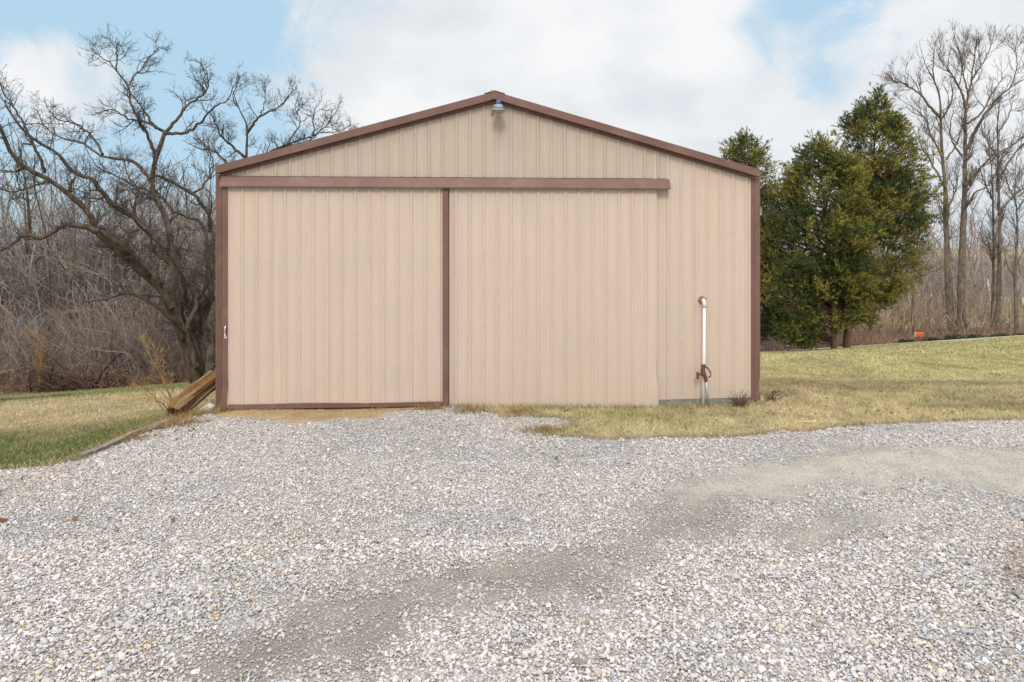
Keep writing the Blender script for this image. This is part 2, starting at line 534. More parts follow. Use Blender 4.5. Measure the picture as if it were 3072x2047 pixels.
def stone_batch(X, Y, Z, size, cols, base, faces, rng):
    """angular, slightly flattened stones; returns verts, faces, colours"""
    N = len(X); nv = len(base)
    # a handful of chopped prototypes
    protos = []
    for k in range(24):
        v = base * rng.uniform(.72, 1.2, (nv, 1))
        if nv == 6: v = v @ np.linalg.qr(rng.normal(size=(3, 3)))[0]
        for _ in range(7):
            n = nrm(rng.normal(size=3)); d = rng.uniform(.55, .9)
            s = v @ n; v = v - np.maximum(s - d, 0)[:, None] * n
        v *= np.array([1, rng.uniform(.6, .95), rng.uniform(.42, .72)])
        protos.append(v)
    protos = np.array(protos)
    pi = rng.integers(0, 24, N)
    P = protos[pi] * size[:, None, None]
    a = rng.uniform(0, 2 * PI, N); tx = rng.normal(0, .28, N); ty = rng.normal(0, .28, N)
    ca, sa = np.cos(a), np.sin(a)
    x, y, z = P[..., 0], P[..., 1], P[..., 2]
    y, z = y * np.cos(tx)[:, None] - z * np.sin(tx)[:, None], y * np.sin(tx)[:, None] + z * np.cos(tx)[:, None]
    x, z = x * np.cos(ty)[:, None] + z * np.sin(ty)[:, None], -x * np.sin(ty)[:, None] + z * np.cos(ty)[:, None]
    x, y = x * ca[:, None] - y * sa[:, None], x * sa[:, None] + y * ca[:, None]
    Vv = np.stack([x + X[:, None], y + Y[:, None], z + Z[:, None]], -1).reshape(-1, 3)
    Ff = (faces[None] + np.arange(N)[:, None, None] * nv).reshape(-1, 3)
    return Vv, Ff, np.repeat(cols, nv, axis=0)


def stone_cols(X, Y, rng):
    N = len(X)
    white, grey, blue, tan, orange, dark = [np.array(srgb(*c)) for c in ((202, 194, 190), (182, 174, 170), (169, 172, 174), (189, 176, 159), (178, 142, 106), (146, 137, 129))]
    nb = fbm(X * .9, Y * .9, 51); nt = fbm(X * .5 + 9, Y * .5, 52)
    u = rng.random(N)
    pb = sstep(.5, .7, nb) * .30 + .06
    pt = .08 + .28 * sstep(.45, .65, nt) * sstep(-.5, -3, X) + .1 * sstep(2, 4, X)
    c = np.where((u < pb)[:, None], blue, np.where((u < pb + pt)[:, None], tan, np.where((u < pb + pt + .28)[:, None], grey, white)))
    u2 = rng.random(N)
    c = np.where((u2 < .007)[:, None], orange, np.where((u2 > .93)[:, None], dark, c))
    z = zones(X, Y)
    dirt = np.clip(z['dark'] * .42 + z['leaf'] * .5 + z['tan'] * .3 + z['mid'] * .25 + z['ochre'] * .6, 0, .8)[:, None]
    c = c * rng.normal(1, .11, (N, 1))
    return c * (1 - dirt) + bedcol(X, Y) * 1.15 * dirt


def scatter(y0, y1, sp, x_margin, rng):
    ys = np.arange(y0, y1, sp); out = []
    for y in ys:
        hw = .77 * y + x_margin
        x = np.arange(-hw, hw, sp); out.append(np.stack([x, np.full(len(x), y)], 1))
    p = np.vstack(out)
    return p + rng.uniform(-.55, .55, p.shape) * sp


sv, sf, sc_, sn = [], [], [], 0
for (y0, y1, sp, base, faces, smul) in ((3.7, 6.2, .0198, ICO, ICF, 1.0), (6.2, 11.6, .0205, OCT, OCF, 1.06)):
    p = scatter(y0, y1, sp, 1.2, RNG)
    g = is_gravel(p[:, 0], p[:, 1])
    z = zones(p[:, 0], p[:, 1])
    dens = sstep(-.08, .1, g)
    bare = np.clip(z['dark'] * .56 + z['tan'] * .82 + z['ochre'] * .97 + z['leaf'] * .5 + z['mid'] * .45, 0, .97)
    clump = fbm(p[:, 0] * 3.2, p[:, 1] * 3.2, 61)
    bare = np.clip(bare * (.1 + 1.9 * clump), 0, .98)
    k = (RNG.random(len(p)) < np.maximum(dens * (1 - bare), .05 * sstep(-.5, -.1, g))) & (g > -.5)
    q = (p - O0[:2])
    k &= (q @ -BD[:2] > .03) | (p[:, 0] < XL)
    p = p[k]; bare = bare[k]
    N = len(p)
    size = np.clip(np.exp(RNG.normal(math.log(.0120), .40, N)), .005, .036) * smul * (1 - .45 * bare)
    big = RNG.random(N) < .01; size[big] *= 1.7 if len(base) > 6 else 1.15
    Z = gz(p[:, 0], p[:, 1]) + size * RNG.uniform(.0, .5, N) * (1 - .8 * bare) + .004
    a, b, c = stone_batch(p[:, 0], p[:, 1], Z, size, stone_cols(p[:, 0], p[:, 1], RNG), base, faces, RNG)
    sv.append(a); sf.append(b + sn); sc_.append(c); sn += len(a)
# crumbs of crushed stone in the worn patches
p = scatter(3.7, 11.3, .0215, 1.2, RNG)
z = zones(p[:, 0], p[:, 1])
k = (RNG.random(len(p)) < np.clip(.5 + .2 * (z['dark'] + z['tan']) - .35 * z['ochre'], 0, .75)) & (is_gravel(p[:, 0], p[:, 1]) > .05)
k &= ((p - O0[:2]) @ -BD[:2] > .03) | (p[:, 0] < XL)
p = p[k]; N = len(p); size = RNG.uniform(.003, .009, N)
a, b, c = stone_batch(p[:, 0], p[:, 1], gz(p[:, 0], p[:, 1]) + .004 + size * .3, size, stone_cols(p[:, 0], p[:, 1], RNG), OCT, OCF, RNG)
sv.append(a); sf.append(b + sn); sc_.append(c); sn += len(a)
m_stone = mat_attr('gravel_stone', rough=.85, var=.16, scale=90, spec=.25)
o = mesh_np('gravel', np.vstack(sv), [np.vstack(sf)], m_stone, np.vstack(sc_), smooth=False)
tag(o, 'loose pale grey and tan gravel spread over the driveway', 'gravel', kind='stuff')

# ------------------------------------------------------------------ grass blades
gv, gc = [], []


def blades(p, hlo, hhi, wd, rng, colmul=1.0, tint=None, lean=.5):
    N = len(p)
    z = ground(p[:, 0], p[:, 1]) - .006
    a = rng.uniform(0, 2 * PI, N); h = rng.uniform(hlo, hhi, N)
    ln = rng.normal(0, lean, (N, 2)) * h[:, None]
    b = np.stack([p[:, 0], p[:, 1], z], 1)
    wv = np.stack([np.cos(a), np.sin(a), np.zeros(N)], 1) * wd * .5
    tip = b + np.stack([ln[:, 0], ln[:, 1], h], 1)
    gv.append(np.stack([b - wv, b + wv, tip], 1).reshape(-1, 3))
    c = lawncol(p[:, 0], p[:, 1]) if tint is None else np.broadcast_to(np.array(tint), (N, 3))
    r = rng.random((N, 1))
    c = c * rng.normal(1.0, .25, (N, 1)) * colmul
    c = np.where(r < .13, c * .3 + STRAW * .75, np.where(r > .9, c * .5 + GREEN * .5, c))
    gc.append(np.repeat(np.clip(c, .01, .8), 3, axis=0))


def in_barn(p, m=.0):
    q = p - O0[:2]; u = q @ UD[:2]; y = q @ BD[:2]
    return (u > -m) & (u < W + m) & (y > -m) & (y < 12)


def area(x0, x1, y0, y1, n, rng, left):
    y = rng.uniform(y0, y1, n * 3); x = rng.uniform(x0, x1, n * 3)
    k = (np.abs(x) < .80 * y + 1.0)
    k &= (x < -.2 * y) if left else (x > .0 * y)
    p = np.stack([x, y], 1)[k]
    g = is_gravel(p[:, 0], p[:, 1])
    p = p[(g < .0) & ~in_barn(p)]
    return p[:n]


R2 = np.random.default_rng(11)
blades(area(.0, 14, 9.6, 16, 150000, R2, False), .02, .075, .008, R2, lean=.8)
blades(area(3, 22, 15, 24, 130000, R2, False), .03, .07, .014, R2, lean=.8)
blades(area(6, 38, 23, 38, 110000, R2, False), .04, .09, .028, R2, lean=.8)
blades(area(-13, -4.4, 7, 13, 90000, R2, True), .025, .065, .009, R2, lean=.7)
blades(area(-19, -4.4, 12, 20, 80000, R2, True), .03, .07, .015, R2, lean=.7)
blades(area(-28, -4.4, 19, 30, 70000, R2, True), .04, .09, .03, R2, lean=.7)
# ragged dry fringe where lawn meets gravel and along the foot of the barn
y = R2.uniform(7.5, 12, 300000); x = R2.uniform(-9, 11, 300000)
g = is_gravel(x, y)
k = (np.abs(g + .03) < .07) & (np.abs(x) < .8 * y + .6)
p = np.stack([x, y], 1)[k]; p = p[~in_barn(p)]
blades(p[:9000], .03, .1, .008, R2, tint=STRAW * .72, lean=.9)
u = R2.uniform(4.0, 9.2, 2600); yy = R2.uniform(-.3, -.03, 2600) * R2.random(2600) ** .5
p = np.stack([O0[0] + UD[0] * u + BD[0] * yy, O0[1] + UD[1] * u + BD[1] * yy], 1)
blades(p, .03, .13, .008, R2, tint=STRAW * .7, lean=.5)
# dry grass round the foot of the log and timbers
for (cx, cy) in (G(530, 1258), G(470, 1282), G(600, 1245), G(380, 1318), G(560, 1275), G(640, 1236), G(1300, 1228), G(1410, 1238), G(1560, 1240), G(1630, 1296)):
    n = 420
    p = np.stack([R2.normal(cx, .16, n), R2.normal(cy, .1, n)], 1)
    p = p[~in_barn(p)]
    blades(p, .04, .17, .008, R2, tint=np.array(srgb(168, 136, 92)) * .85, lean=.8)
for i in range(120):
    X_, Y_ = R2.uniform(-5, 9), R2.uniform(8.6, 13)
    gg_ = float(is_gravel(np.array([X_]), np.array([Y_]))[0])
    if gg_ > .35 or (gg_ > .05 and R2.random() < .5): continue
    n = int(R2.integers(12, 40)); p = np.stack([R2.normal(X_, .05, n), R2.normal(Y_, .05, n)], 1); p = p[~in_barn(p)]
    blades(p, .04, .12, .008, R2, tint=(STRAW * .8 if R2.random() < .6 else GREEN * 1.1), lean=.6)
# sparse straw lying on the ochre washout
y = R2.uniform(9.8, 11.3, 40000); x = R2.uniform(-5, 0, 40000)
k = R2.random(40000) < zones(x, y)['ochre'] * .35
p = np.stack([x, y], 1)[k]; p = p[~in_barn(p)]
blades(p, .012, .035, .007, R2, tint=np.array(srgb(172, 146, 106)), lean=2.2)
GVv = np.vstack(gv); GF = np.arange(len(GVv)).reshape(-1, 3)
m_blade = mat_attr('grass_blade', rough=.8, var=.1, scale=3, spec=.15)
o = mesh_np('grass', GVv, [GF], m_blade, np.vstack(gc), smooth=False)
tag(o, 'short dormant lawn grass, green on the left and straw coloured on the right', 'grass', kind='stuff')

# ================================================================== BARN
def mat_sheet(name, base, dark):
    m, nt, b = new_mat(name)
    L = nt.links.new; N = nt.nodes.new
    tc = N('ShaderNodeTexCoord')
    mp = N('ShaderNodeMapping'); mp.inputs['Scale'].default_value = (9, 9, .35); L(tc.outputs['Object'], mp.inputs['Vector'])
    n1 = N('ShaderNodeTexNoise'); n1.inputs['Scale'].default_value = 1.6; n1.inputs['Detail'].default_value = 7; L(mp.outputs[0], n1.inputs['Vector'])
    n2 = N('ShaderNodeTexNoise'); n2.inputs['Scale'].default_value = 1.1; n2.inputs['Detail'].default_value = 5; L(tc.outputs['Object'], n2.inputs['Vector'])
    n3 = N('ShaderNodeTexNoise'); n3.inputs['Scale'].default_value = 160; n3.inputs['Detail'].default_value = 2; L(tc.outputs['Object'], n3.inputs['Vector'])
    r1 = N('ShaderNodeMapRange'); r1.inputs['From Min'].default_value = .35; r1.inputs['From Max'].default_value = .7; r1.inputs['To Max'].default_value = .55
    L(n1.outputs['Fac'], r1.inputs['Value'])
    mx = N('ShaderNodeMix'); mx.data_type = 'RGBA'; mx.inputs['A'].default_value = (*base, 1); mx.inputs['B'].default_value = (*dark, 1)
    L(r1.outputs[0], mx.inputs['Factor'])
    r2 = N('ShaderNodeMapRange'); r2.inputs['From Min'].default_value = .52; r2.inputs['From Max'].default_value = .75; r2.inputs['To Max'].default_value = .35
    L(n2.outputs['Fac'], r2.inputs['Value'])
    mx2 = N('ShaderNodeMix'); mx2.data_type = 'RGBA'; mx2.inputs['B'].default_value = (base[0] * .78, base[1] * .87, base[2] * .86, 1)
    L(r2.outputs[0], mx2.inputs['Factor']); L(mx.outputs['Result'], mx2.inputs['A'])
    # rain streaks: narrow faint yellow and pink runs down the sheet
    mp3 = N('ShaderNodeMapping'); mp3.inputs['Scale'].default_value = (22, 22, .22); mp3.inputs['Location'].default_value = (3, 1, 5); L(tc.outputs['Object'], mp3.inputs['Vector'])
    n5 = N('ShaderNodeTexNoise'); n5.inputs['Scale'].default_value = 1.0; n5.inputs['Detail'].default_value = 3; L(mp3.outputs[0], n5.inputs['Vector'])
    out = mx2.outputs['Result']
    for (lo, hi, cc) in ((.60, .72, (base[0] * .98, base[1] * .93, base[2] * .74)), (.40, .28, (base[0] * .96, base[1] * .84, base[2] * .82))):
        rr_ = N('ShaderNodeMapRange'); rr_.inputs['From Min'].default_value = lo; rr_.inputs['From Max'].default_value = hi; rr_.inputs['To Max'].default_value = .8; L(n5.outputs['Fac'], rr_.inputs['Value'])
        m3 = N('ShaderNodeMix'); m3.data_type = 'RGBA'; L(rr_.outputs[0], m3.inputs['Factor']); L(out, m3.inputs['A']); m3.inputs['B'].default_value = (*cc, 1); out = m3.outputs['Result']
    L(out, b.inputs['Base Color'])
    b.inputs['Roughness'].default_value = .5; b.inputs['Specular IOR Level'].default_value = .35
    n4 = N('ShaderNodeTexNoise'); n4.inputs['Scale'].default_value = 2.2; n4.inputs['Detail'].default_value = 2; L(tc.outputs['Object'], n4.inputs['Vector'])
    bp = N('ShaderNodeBump'); bp.inputs['Strength'].default_value = .25; bp.inputs['Distance'].default_value = .02
    L(n4.outputs['Fac'], bp.inputs['Height']); L(bp.outputs[0], b.inputs['Normal'])
    return m


TAN = np.array((.622, .496, .410))
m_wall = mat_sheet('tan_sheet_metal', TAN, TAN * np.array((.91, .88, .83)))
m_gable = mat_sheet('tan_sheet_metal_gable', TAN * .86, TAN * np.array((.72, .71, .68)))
m_brown = mat_noise('brown_trim_metal', (.165, .086, .067), (.200, .108, .085), scale=2.5, rough=.5, vscale=(1, 1, 1), bump=.25, bscale=5, spec=.35, c3=(.235, .140, .115), s3=3.5, th3=(.52, .75))
m_screw = mat_noise('screw_metal', (.30, .22, .16), (.20, .15, .12), scale=30, rough=.6)
def add_streak(m, u, z, w, ln, col):
    nt = m.node_tree; N = nt.nodes.new; L = nt.links.new; b = nt.nodes['Principled BSDF']
    src = b.inputs['Base Color'].links[0].from_socket
    tc = N('ShaderNodeTexCoord'); sp = N('ShaderNodeSeparateXYZ'); L(tc.outputs['Object'], sp.inputs[0])

    def mth(op, a, bb):
        q = N('ShaderNodeMath'); q.operation = op
        for k, v in ((0, a), (1, bb)):
            if isinstance(v, (int, float)): q.inputs[k].default_value = v
            else: L(v, q.inputs[k])
        return q.outputs[0]
    nz = N('ShaderNodeTexNoise'); nz.inputs['Scale'].default_value = 6; mp = N('ShaderNodeMapping'); mp.inputs['Scale'].default_value = (4, 1, .5)
    L(tc.outputs['Object'], mp.inputs['Vector']); L(mp.outputs[0], nz.inputs['Vector'])
    dx = mth('DIVIDE', mth('ABSOLUTE', mth('SUBTRACT', sp.outputs['X'], u), 0), w)
    dz = mth('DIVIDE', mth('SUBTRACT', z, sp.outputs['Z']), ln)
    fx = mth('MAXIMUM', mth('SUBTRACT', 1, dx), 0); fz = mth('MAXIMUM', mth('SUBTRACT', 1, mth('ABSOLUTE', dz, 0)), 0)
    f = mth('MULTIPLY', mth('MULTIPLY', fx, fz), mth('MULTIPLY', nz.outputs['Fac'], .9))
    mx = N('ShaderNodeMix'); mx.data_type = 'RGBA'; L(f, mx.inputs['Factor']); L(src, mx.inputs['A']); mx.inputs['B'].default_value = (*col, 1)
    L(mx.outputs['Result'], b.inputs['Base Color'])


add_streak(m_gable, wl(1496, 350)[0], wl(1496, 350)[1], .17, .62, (.20, .145, .10))
m_roof = mat_noise('brown_roof_metal', (.13, .075, .058), (.17, .10, .08), scale=2, rough=.45)
m_block = mat_noise('grey_skirt_board', (.20, .19, .17), (.36, .34, .31), scale=7, rough=.95, vscale=(.5, 1, 3), bump=.6, bscale=30)
m_galv = mat_noise('galvanised', (.36, .38, .40), (.5, .52, .54), scale=14, rough=.4, metallic=.6)
m_white = mat_noise('white_plastic', (.74, .73, .70), (.82, .81, .79), scale=9, rough=.45)
m_rust = mat_noise('rusty_iron', (.10, .035, .02), (.20, .085, .05), scale=40, rough=.9, bump=.5, bscale=90)

barn = empty('metal_barn', tuple(O0), AL)
tag(barn, 'tan ribbed metal barn with brown trim and low gable roof', 'barn')

EZ = (wl(649, 504)[1] + wl(2278, 513)[1]) / 2 - .02
PKU, PKZ = wl(1490, 284)
SL = (PKZ - EZ) / (W / 2)


def rake(u):
    return PKZ - SL * abs(u - W / 2)


def profile(u0, u1, phase, pitch=.2286, h=.019, flip=1):
    pts = {round(u0, 4): 0., round(u1, 4): 0.}
    k0 = math.floor((u0 - phase) / pitch) - 1; k1 = math.ceil((u1 - phase) / pitch) + 1
    for k in range(k0, k1 + 1):
        c = phase + k * pitch
        for du, y in ((-.034, 0), (-.013, -h), (.013, -h), (.034, 0), (.058, 0), (.066, -.0025), (.084, -.0025), (.092, 0), (.137, 0), (.145, -.0025), (.163, -.0025), (.171, 0)):
            u = c + du
            if u0 < u < u1:
                pts[round(u, 4)] = y
    return sorted(pts.items())


def ribs_at(u0, u1, phase, pitch=.2286):
    k0 = math.ceil((u0 + .03 - phase) / pitch); k1 = math.floor((u1 - .03 - phase) / pitch)
    return [phase + k * pitch for k in range(k0, k1 + 1)]


def sheet(name, u0, u1, zb, zt, y0, phase, mat, parent, rows=(), warp=None, seed=1, nz=10, bot=None):
    pr = profile(u0, u1, phase)
    r = np.random.default_rng(seed)
    V = []; Fc = []; n = len(pr); M = []
    for j in range(nz + 1):
        for (u, y) in pr:
            b = zb if bot is None else bot(u)
            t = zt(u) if callable(zt) else zt
            z = b + (t - b) * j / nz
            du, dy = warp(u, z) if warp else (0, 0)
            V.append((u + du, y0 + y + dy, z))
    for j in range(nz):
        for i in range(n - 1):
            Fc.append((j * n + i, j * n + i + 1, (j + 1) * n + i + 1, (j + 1) * n + i)); M.append(0)
    # screw heads sit on the ribs as part of the sheet
    for c in ribs_at(u0, u1, phase):
        for z in rows:
            t = zt(c) if callable(zt) else zt
            if z > t - .03: continue
            o = len(V); s = .0065; zz = z + r.normal(0, .006); yy = y0 - .019
            for k in range(8):
                a = k * PI / 4
                V.append((c + s * math.cos(a), yy - .0005, zz + s * math.sin(a)))
            for k in range(8):
                a = k * PI / 4
                V.append((c + s * .7 * math.cos(a), yy - .006, zz + s * .7 * math.sin(a)))
            for k in range(8):
                Fc.append((o + k, o + (k + 1) % 8, o + 8 + (k + 1) % 8, o + 8 + k)); M.append(1)
            Fc.append(tuple(o + 8 + k for k in range(8))); M.append(1)
    me = bpy.data.meshes.new(name); me.from_pydata(V, [], Fc); me.update()
    me.materials.append(mat); me.materials.append(m_screw); me.polygons.foreach_set('material_index', np.array(M, np.int32))
    return link(name, me, parent)


# back structure: inner wall, side walls, rear, roof
hdr_t = (wl(662, 530.5)[1] + wl(2009, 538.5)[1]) / 2
hdr_b = (wl(662, 563, -.17)[1] + wl(2009, 567, -.17)[1]) / 2
U_H0 = wl(662, 545, -.1)[0]; U_H1 = wl(2008, 550, -.08)[0]
D = 13.0
zlow = wl(2110, 1198)[1]
rows_w = [zlow + .35 + .62 * k for k in range(6)]
U_RW = wl(1970, 1100)[0]
CT_L = wl(667, 900)[0]; CT_R = wl(2253, 900)[0]
b = MB()
_fw = [(.06, -.9), (W - .06, -.9), (W - .06, EZ - .12), (W / 2, PKZ - .17), (.06, EZ - .12)]
b.prism([(u, .03, z) for u, z in _fw], [(u, .12, z) for u, z in _fw])                        # frame wall behind the doors
b.box(.02, .06, .12, D, -1.6, EZ - .02); b.box(W - .06, W - .02, .12, D, -1.6, EZ - .02)
b.prism([(.06, D, -1.6), (W - .06, D, -1.6), (W - .06, D, EZ - .05), (W / 2, D, PKZ - .06), (.06, D, EZ - .05)],
        [(.06, D - .05, -1.6), (W - .06, D - .05, -1.6), (W - .06, D - .05, EZ - .05), (W / 2, D - .05, PKZ - .06), (.06, D - .05, EZ - .05)])
b.build('side_walls', m_wall, barn)
b = MB(); b.box(.05, W - .05, .006, .027, -.5, .12)
b.build('foundation', m_block, barn)
sheet('wall_panel', U_H1 - .25, W - .02, zlow, lambda u: rake(u) - .10, 0.0, wl(2200, 700)[0], m_wall, barn, rows_w, seed=3,
      bot=lambda u: zlow + .012 * (u - U_RW))
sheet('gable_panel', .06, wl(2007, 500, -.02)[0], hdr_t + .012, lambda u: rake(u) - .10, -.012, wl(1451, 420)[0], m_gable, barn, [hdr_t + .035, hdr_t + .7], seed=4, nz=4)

# roof
for s in (-1, 1):
    b = MB()
    ue = wl(648, 515, -.10)[0] if s < 0 else wl(2278, 522, -.10)[0]
    z0 = rake(ue) + .0; zt = PKZ
    b.prism([(ue, -.10, z0 - .02), (W / 2, -.10, zt - .02), (W / 2, -.10, zt + .012), (ue, -.10, z0 + .012)],
            [(ue, D + .1, z0 - .02), (W / 2, D + .1, zt - .02), (W / 2, D + .1, zt + .012), (ue, D + .1, z0 + .012)])
    r_ = b.build('roof', m_roof, barn)
    if s > 0:
        b = MB(); w = .17
        for t in (-1, 1):
            ua = W / 2 + t * w
            b.prism([(ua, -.155, rake(ua) + .024), (W / 2, -.155, PKZ + .026), (W / 2, -.155, PKZ + .038), (ua, -.155, rake(ua) + .036)],
                    [(ua, D + .1, rake(ua) + .024), (W / 2, D + .1, PKZ + .026), (W / 2, D + .1, PKZ + .038), (ua, D + .1, rake(ua) + .036)])
        b.build('ridge_cap', m_brown, r_)
# rake trim: fascia with a returned lip, and the channel under it against the wall
FH = .124
for s in (-1, 1):
    ue = wl(646, 515, -.15)[0] if s < 0 else wl(2280, 522, -.15)[0]
    um = W / 2 + (.03 if s < 0 else -.06)
    yf = -.150 if s < 0 else -.154
    b = MB()

    def rk(u): return PKZ - SL * s * (u - W / 2)
    za, zb_ = rk(ue) + .018, rk(um) + .018
    b.prism([(ue, yf, za - FH), (um, yf, zb_ - FH), (um, yf, zb_), (ue, yf, za)], [(ue, yf + .004, za - FH), (um, yf + .004, zb_ - FH), (um, yf + .004, zb_), (ue, yf + .004, za)])
    b.prism([(ue, yf + .004, za - FH), (um, yf + .004, zb_ - FH), (um, yf + .004, zb_ - FH + .004), (ue, yf + .004, za - FH + .004)],
            [(ue, -.03, za - FH), (um, -.03, zb_ - FH), (um, -.03, zb_ - FH + .004), (ue, -.03, za - FH + .004)])
    b.prism([(ue, yf + .004, za - .004), (um, yf + .004, zb_ - .004), (um, yf + .004, zb_), (ue, yf + .004, za)],
            [(ue, .2, za - .004), (um, .2, zb_ - .004), (um, .2, zb_), (ue, .2, za)])
    b.prism([(ue, yf + .004, za - FH), (ue, -.03, za - FH), (ue, -.03, za - .004), (ue, yf + .004, za - .004)],
            [(ue + s * -.004, yf + .004, za - FH), (ue + s * -.004, -.03, za - FH), (ue + s * -.004, -.03, za - .004), (ue + s * -.004, yf + .004, za - .004)])
    b.build('rake_trim', m_brown, barn)
    b = MB(); um2 = W / 2; u2 = ue + s * -.04
    lo, hi = FH + .052, FH + .006
    b.prism([(u2, -.042, rk(u2) + .018 - lo), (um2, -.042, rk(um2) + .018 - lo), (um2, -.042, rk(um2) + .018 - hi), (u2, -.042, rk(u2) + .018 - hi)],
            [(u2, -.026, rk(u2) + .018 - lo), (um2, -.026, rk(um2) + .018 - lo), (um2, -.026, rk(um2) + .018 - hi), (u2, -.026, rk(u2) + .018 - hi)])
    b.build('rake_channel', m_brown, barn)

# corner trims (bent metal angles)
def corner(u0, u1, side, dents):
    V = []; Fc = []; nz = 40
    zt = (rake(u0) if side < 0 else rake(u1)) - .10
    zb = -.02 if side < 0 else zlow - .02
    for j in range(nz + 1):
        z = zb + (zt - zb) * j / nz
        dd = sum(a * math.exp(-((z - c) / w) ** 2) for a, c, w in dents)
        um = u0 + .35 * (u1 - u0)
        if side < 0:
            ring = [(u0, .25), (u0, -.035), (um, -.037), (um + .003, -.032), (u1, -.030), (u1, 0.0)]
        else:
            ring = [(u0, 0.0), (u0, -.030), (u0 + .28 * (u1 - u0), -.030), (u0 + .30 * (u1 - u0), -.040), (u1 - dd, -.036 + dd * .5), (u1 - dd * .6, .25)]
        V += [(u, y, z) for u, y in ring]
    n = 6
    for j in range(nz):
        for i in range(n - 1):
            Fc.append((j * n + i, j * n + i + 1, (j + 1) * n + i + 1, (j + 1) * n + i))
    me = bpy.data.meshes.new('corner_trim'); me.from_pydata(V, [], Fc); me.update(); me.materials.append(m_brown)
    return link('corner_trim', me, barn)


corner(0, CT_L, -1, [])
c_ = corner(CT_R, W, 1, [(.022, zlow + .22, .10), (-.008, zlow + .05, .06)])
c_['label'] = 'corner trim dented near the ground'

# track cover over the doors: a bent sheet, open underneath
outer = [(-.004, hdr_t), (-.085, hdr_t - .004), (-.165, hdr_b + .022), (-.172, hdr_b + .018), (-.170, hdr_b), (-.150, hdr_b)]
inner = [(-.150, hdr_b + .004), (-.166, hdr_b + .004), (-.168, hdr_b + .016), (-.161, hdr_b + .019), (-.081, hdr_t - .008), (-.004, hdr_t - .004)]
b = MB()
prof = outer + inner
A = [(U_H0, y, z) for y, z in prof]; B = [(U_H1, y, z) for y, z in prof]
n = len(prof)
b.add(A + B, [(i, (i + 1) % n, n + (i + 1) % n, n + i) for i in range(n)] + [(i, n - 1 - i, n - 2 - i, i + 1) for i in range(5)] + [(n + i, n + i + 1, 2 * n - 2 - i, 2 * n - 1 - i) for i in range(5)])
# end caps
b.add([(U_H0 + .002, -.004, hdr_t - .004), (U_H0 + .002, -.082, hdr_t - .008), (U_H0 + .002, -.16, hdr_b + .02), (U_H0 + .002, -.004, hdr_b + .02)], [(0, 1, 2, 3)])
b.add([(U_H1 - .002, -.004, hdr_t - .004), (U_H1 - .002, -.082, hdr_t - .008), (U_H1 - .002, -.16, hdr_b + .02), (U_H1 - .002, -.004, hdr_b + .02)], [(0, 3, 2, 1)])
for ul in (U_H0 + (U_H1 - U_H0) * .36, U_H0 + (U_H1 - U_H0) * .71):
    o3 = [(y - .003, z + .0) for y, z in outer[1:5]]
    A = [(ul, y, z) for y, z in o3]; B = [(ul + .05, y, z) for y, z in o3]
    b.add(A + B, [(i, i + 1, 5 + i, 4 + i) for i in range(3)])
hd = b.build('door_track_cover', m_brown, barn)

# left sliding door with brown frame
YD = -.085
uA = wl(667, 900, YD)[0]; uB = wl(685, 900, YD)[0]; uC = wl(1328, 900, YD)[0]; uD = wl(1345, 900, YD)[0]
zD = wl(690, 1228, YD)[1]; zR = wl(690, 1211, YD)[1]; zDr = wl(1335, 1217, YD)[1]
d_top = hdr_b + .03


def dbot(u):
    return zD + (zDr - zD) * (u - uA) / (uD - uA)


rows_d = [wl(800, y, YD)[1] for y in (678, 788, 898, 1006, 1115)]
d1 = sheet('sliding_door', uB - .02, uC + .02, 0, d_top, YD, wl(727, 800, YD)[0], m_wall, barn, rows_d, seed=5, bot=lambda u: dbot(u) + .03)
d1['label'] = 'sliding door framed in brown trim'


def strip(name, pts_lo, pts_hi, yfun, parent, th=.012, mat=m_brown):
    """bent flat trim: matching rows of (u,z)"""
    b = MB(); n = len(pts_lo)
    V = [(u, yfun(u, z), z) for u, z in pts_lo] + [(u, yfun(u, z), z) for u, z in pts_hi]
    V2 = [(u, y + th, z) for u, y, z in V]
    f = []
    N = 2 * n
    for i in range(n - 1):
        f += [(i, i + 1, n + i + 1, n + i), (N + i + 1, N + i, N + n + i, N + n + i + 1), (i + 1, i, N + i, N + i + 1), (n + i, n + i + 1, N + n + i + 1, N + n + i)]
    f += [(0, n, N + n, N), (n - 1, N + n - 1, N + 2 * n - 1, 2 * n - 1)]
    b.add(V + V2, f)
    return b.build(name, mat, parent)


zj = wl(677, 838, YD)[1]; zj2 = wl(677, 1117, YD)[1]
zz = np.sort(np.concatenate([np.linspace(d_top, .7, 12), np.linspace(.62, dbot(uA) - .0, 9), [zj - .001, zj + .001, zj2 - .001, zj2 + .001]]))[::-1]
wob = lambda z: .020 * math.exp(-((z - .16) / .16) ** 2) - .012 * math.exp(-((z - .42) / .1) ** 2)
strip('door_stile', [(uA + .004 - .3 * wob(z), z) for z in zz], [(uB - .7 * wob(z) - (.012 if z < .1 else 0), z) for z in zz],
      lambda u, z: YD - .030 - .6 * wob(z) - (.005 if z < zj else 0) - (.004 if z < zj2 else 0), d1)
zz2 = np.linspace(d_top, dbot(uD), 10)
strip('door_stile', [(uC, z) for z in zz2], [(uD, z) for z in zz2], lambda u, z: YD - .030, d1)
uu = np.linspace(uB + .004, uC - .003, 24)
hz = lambda u: .085 - .006 * math.sin(u * 3.1) + (.018 * math.exp(-((u - uB - .38) / .05) ** 2)) - .02 * (u - uB) / (uC - uB)
strip('door_bottom_rail', [(u, dbot(u) - .006 * math.exp(-((u - uB - .3) / .2) ** 2)) for u in uu], [(u, dbot(u) + hz(u)) for u in uu],
      lambda u, z: YD - .027 - .012 * math.exp(-((u - uB - .35) / .12) ** 2), d1)
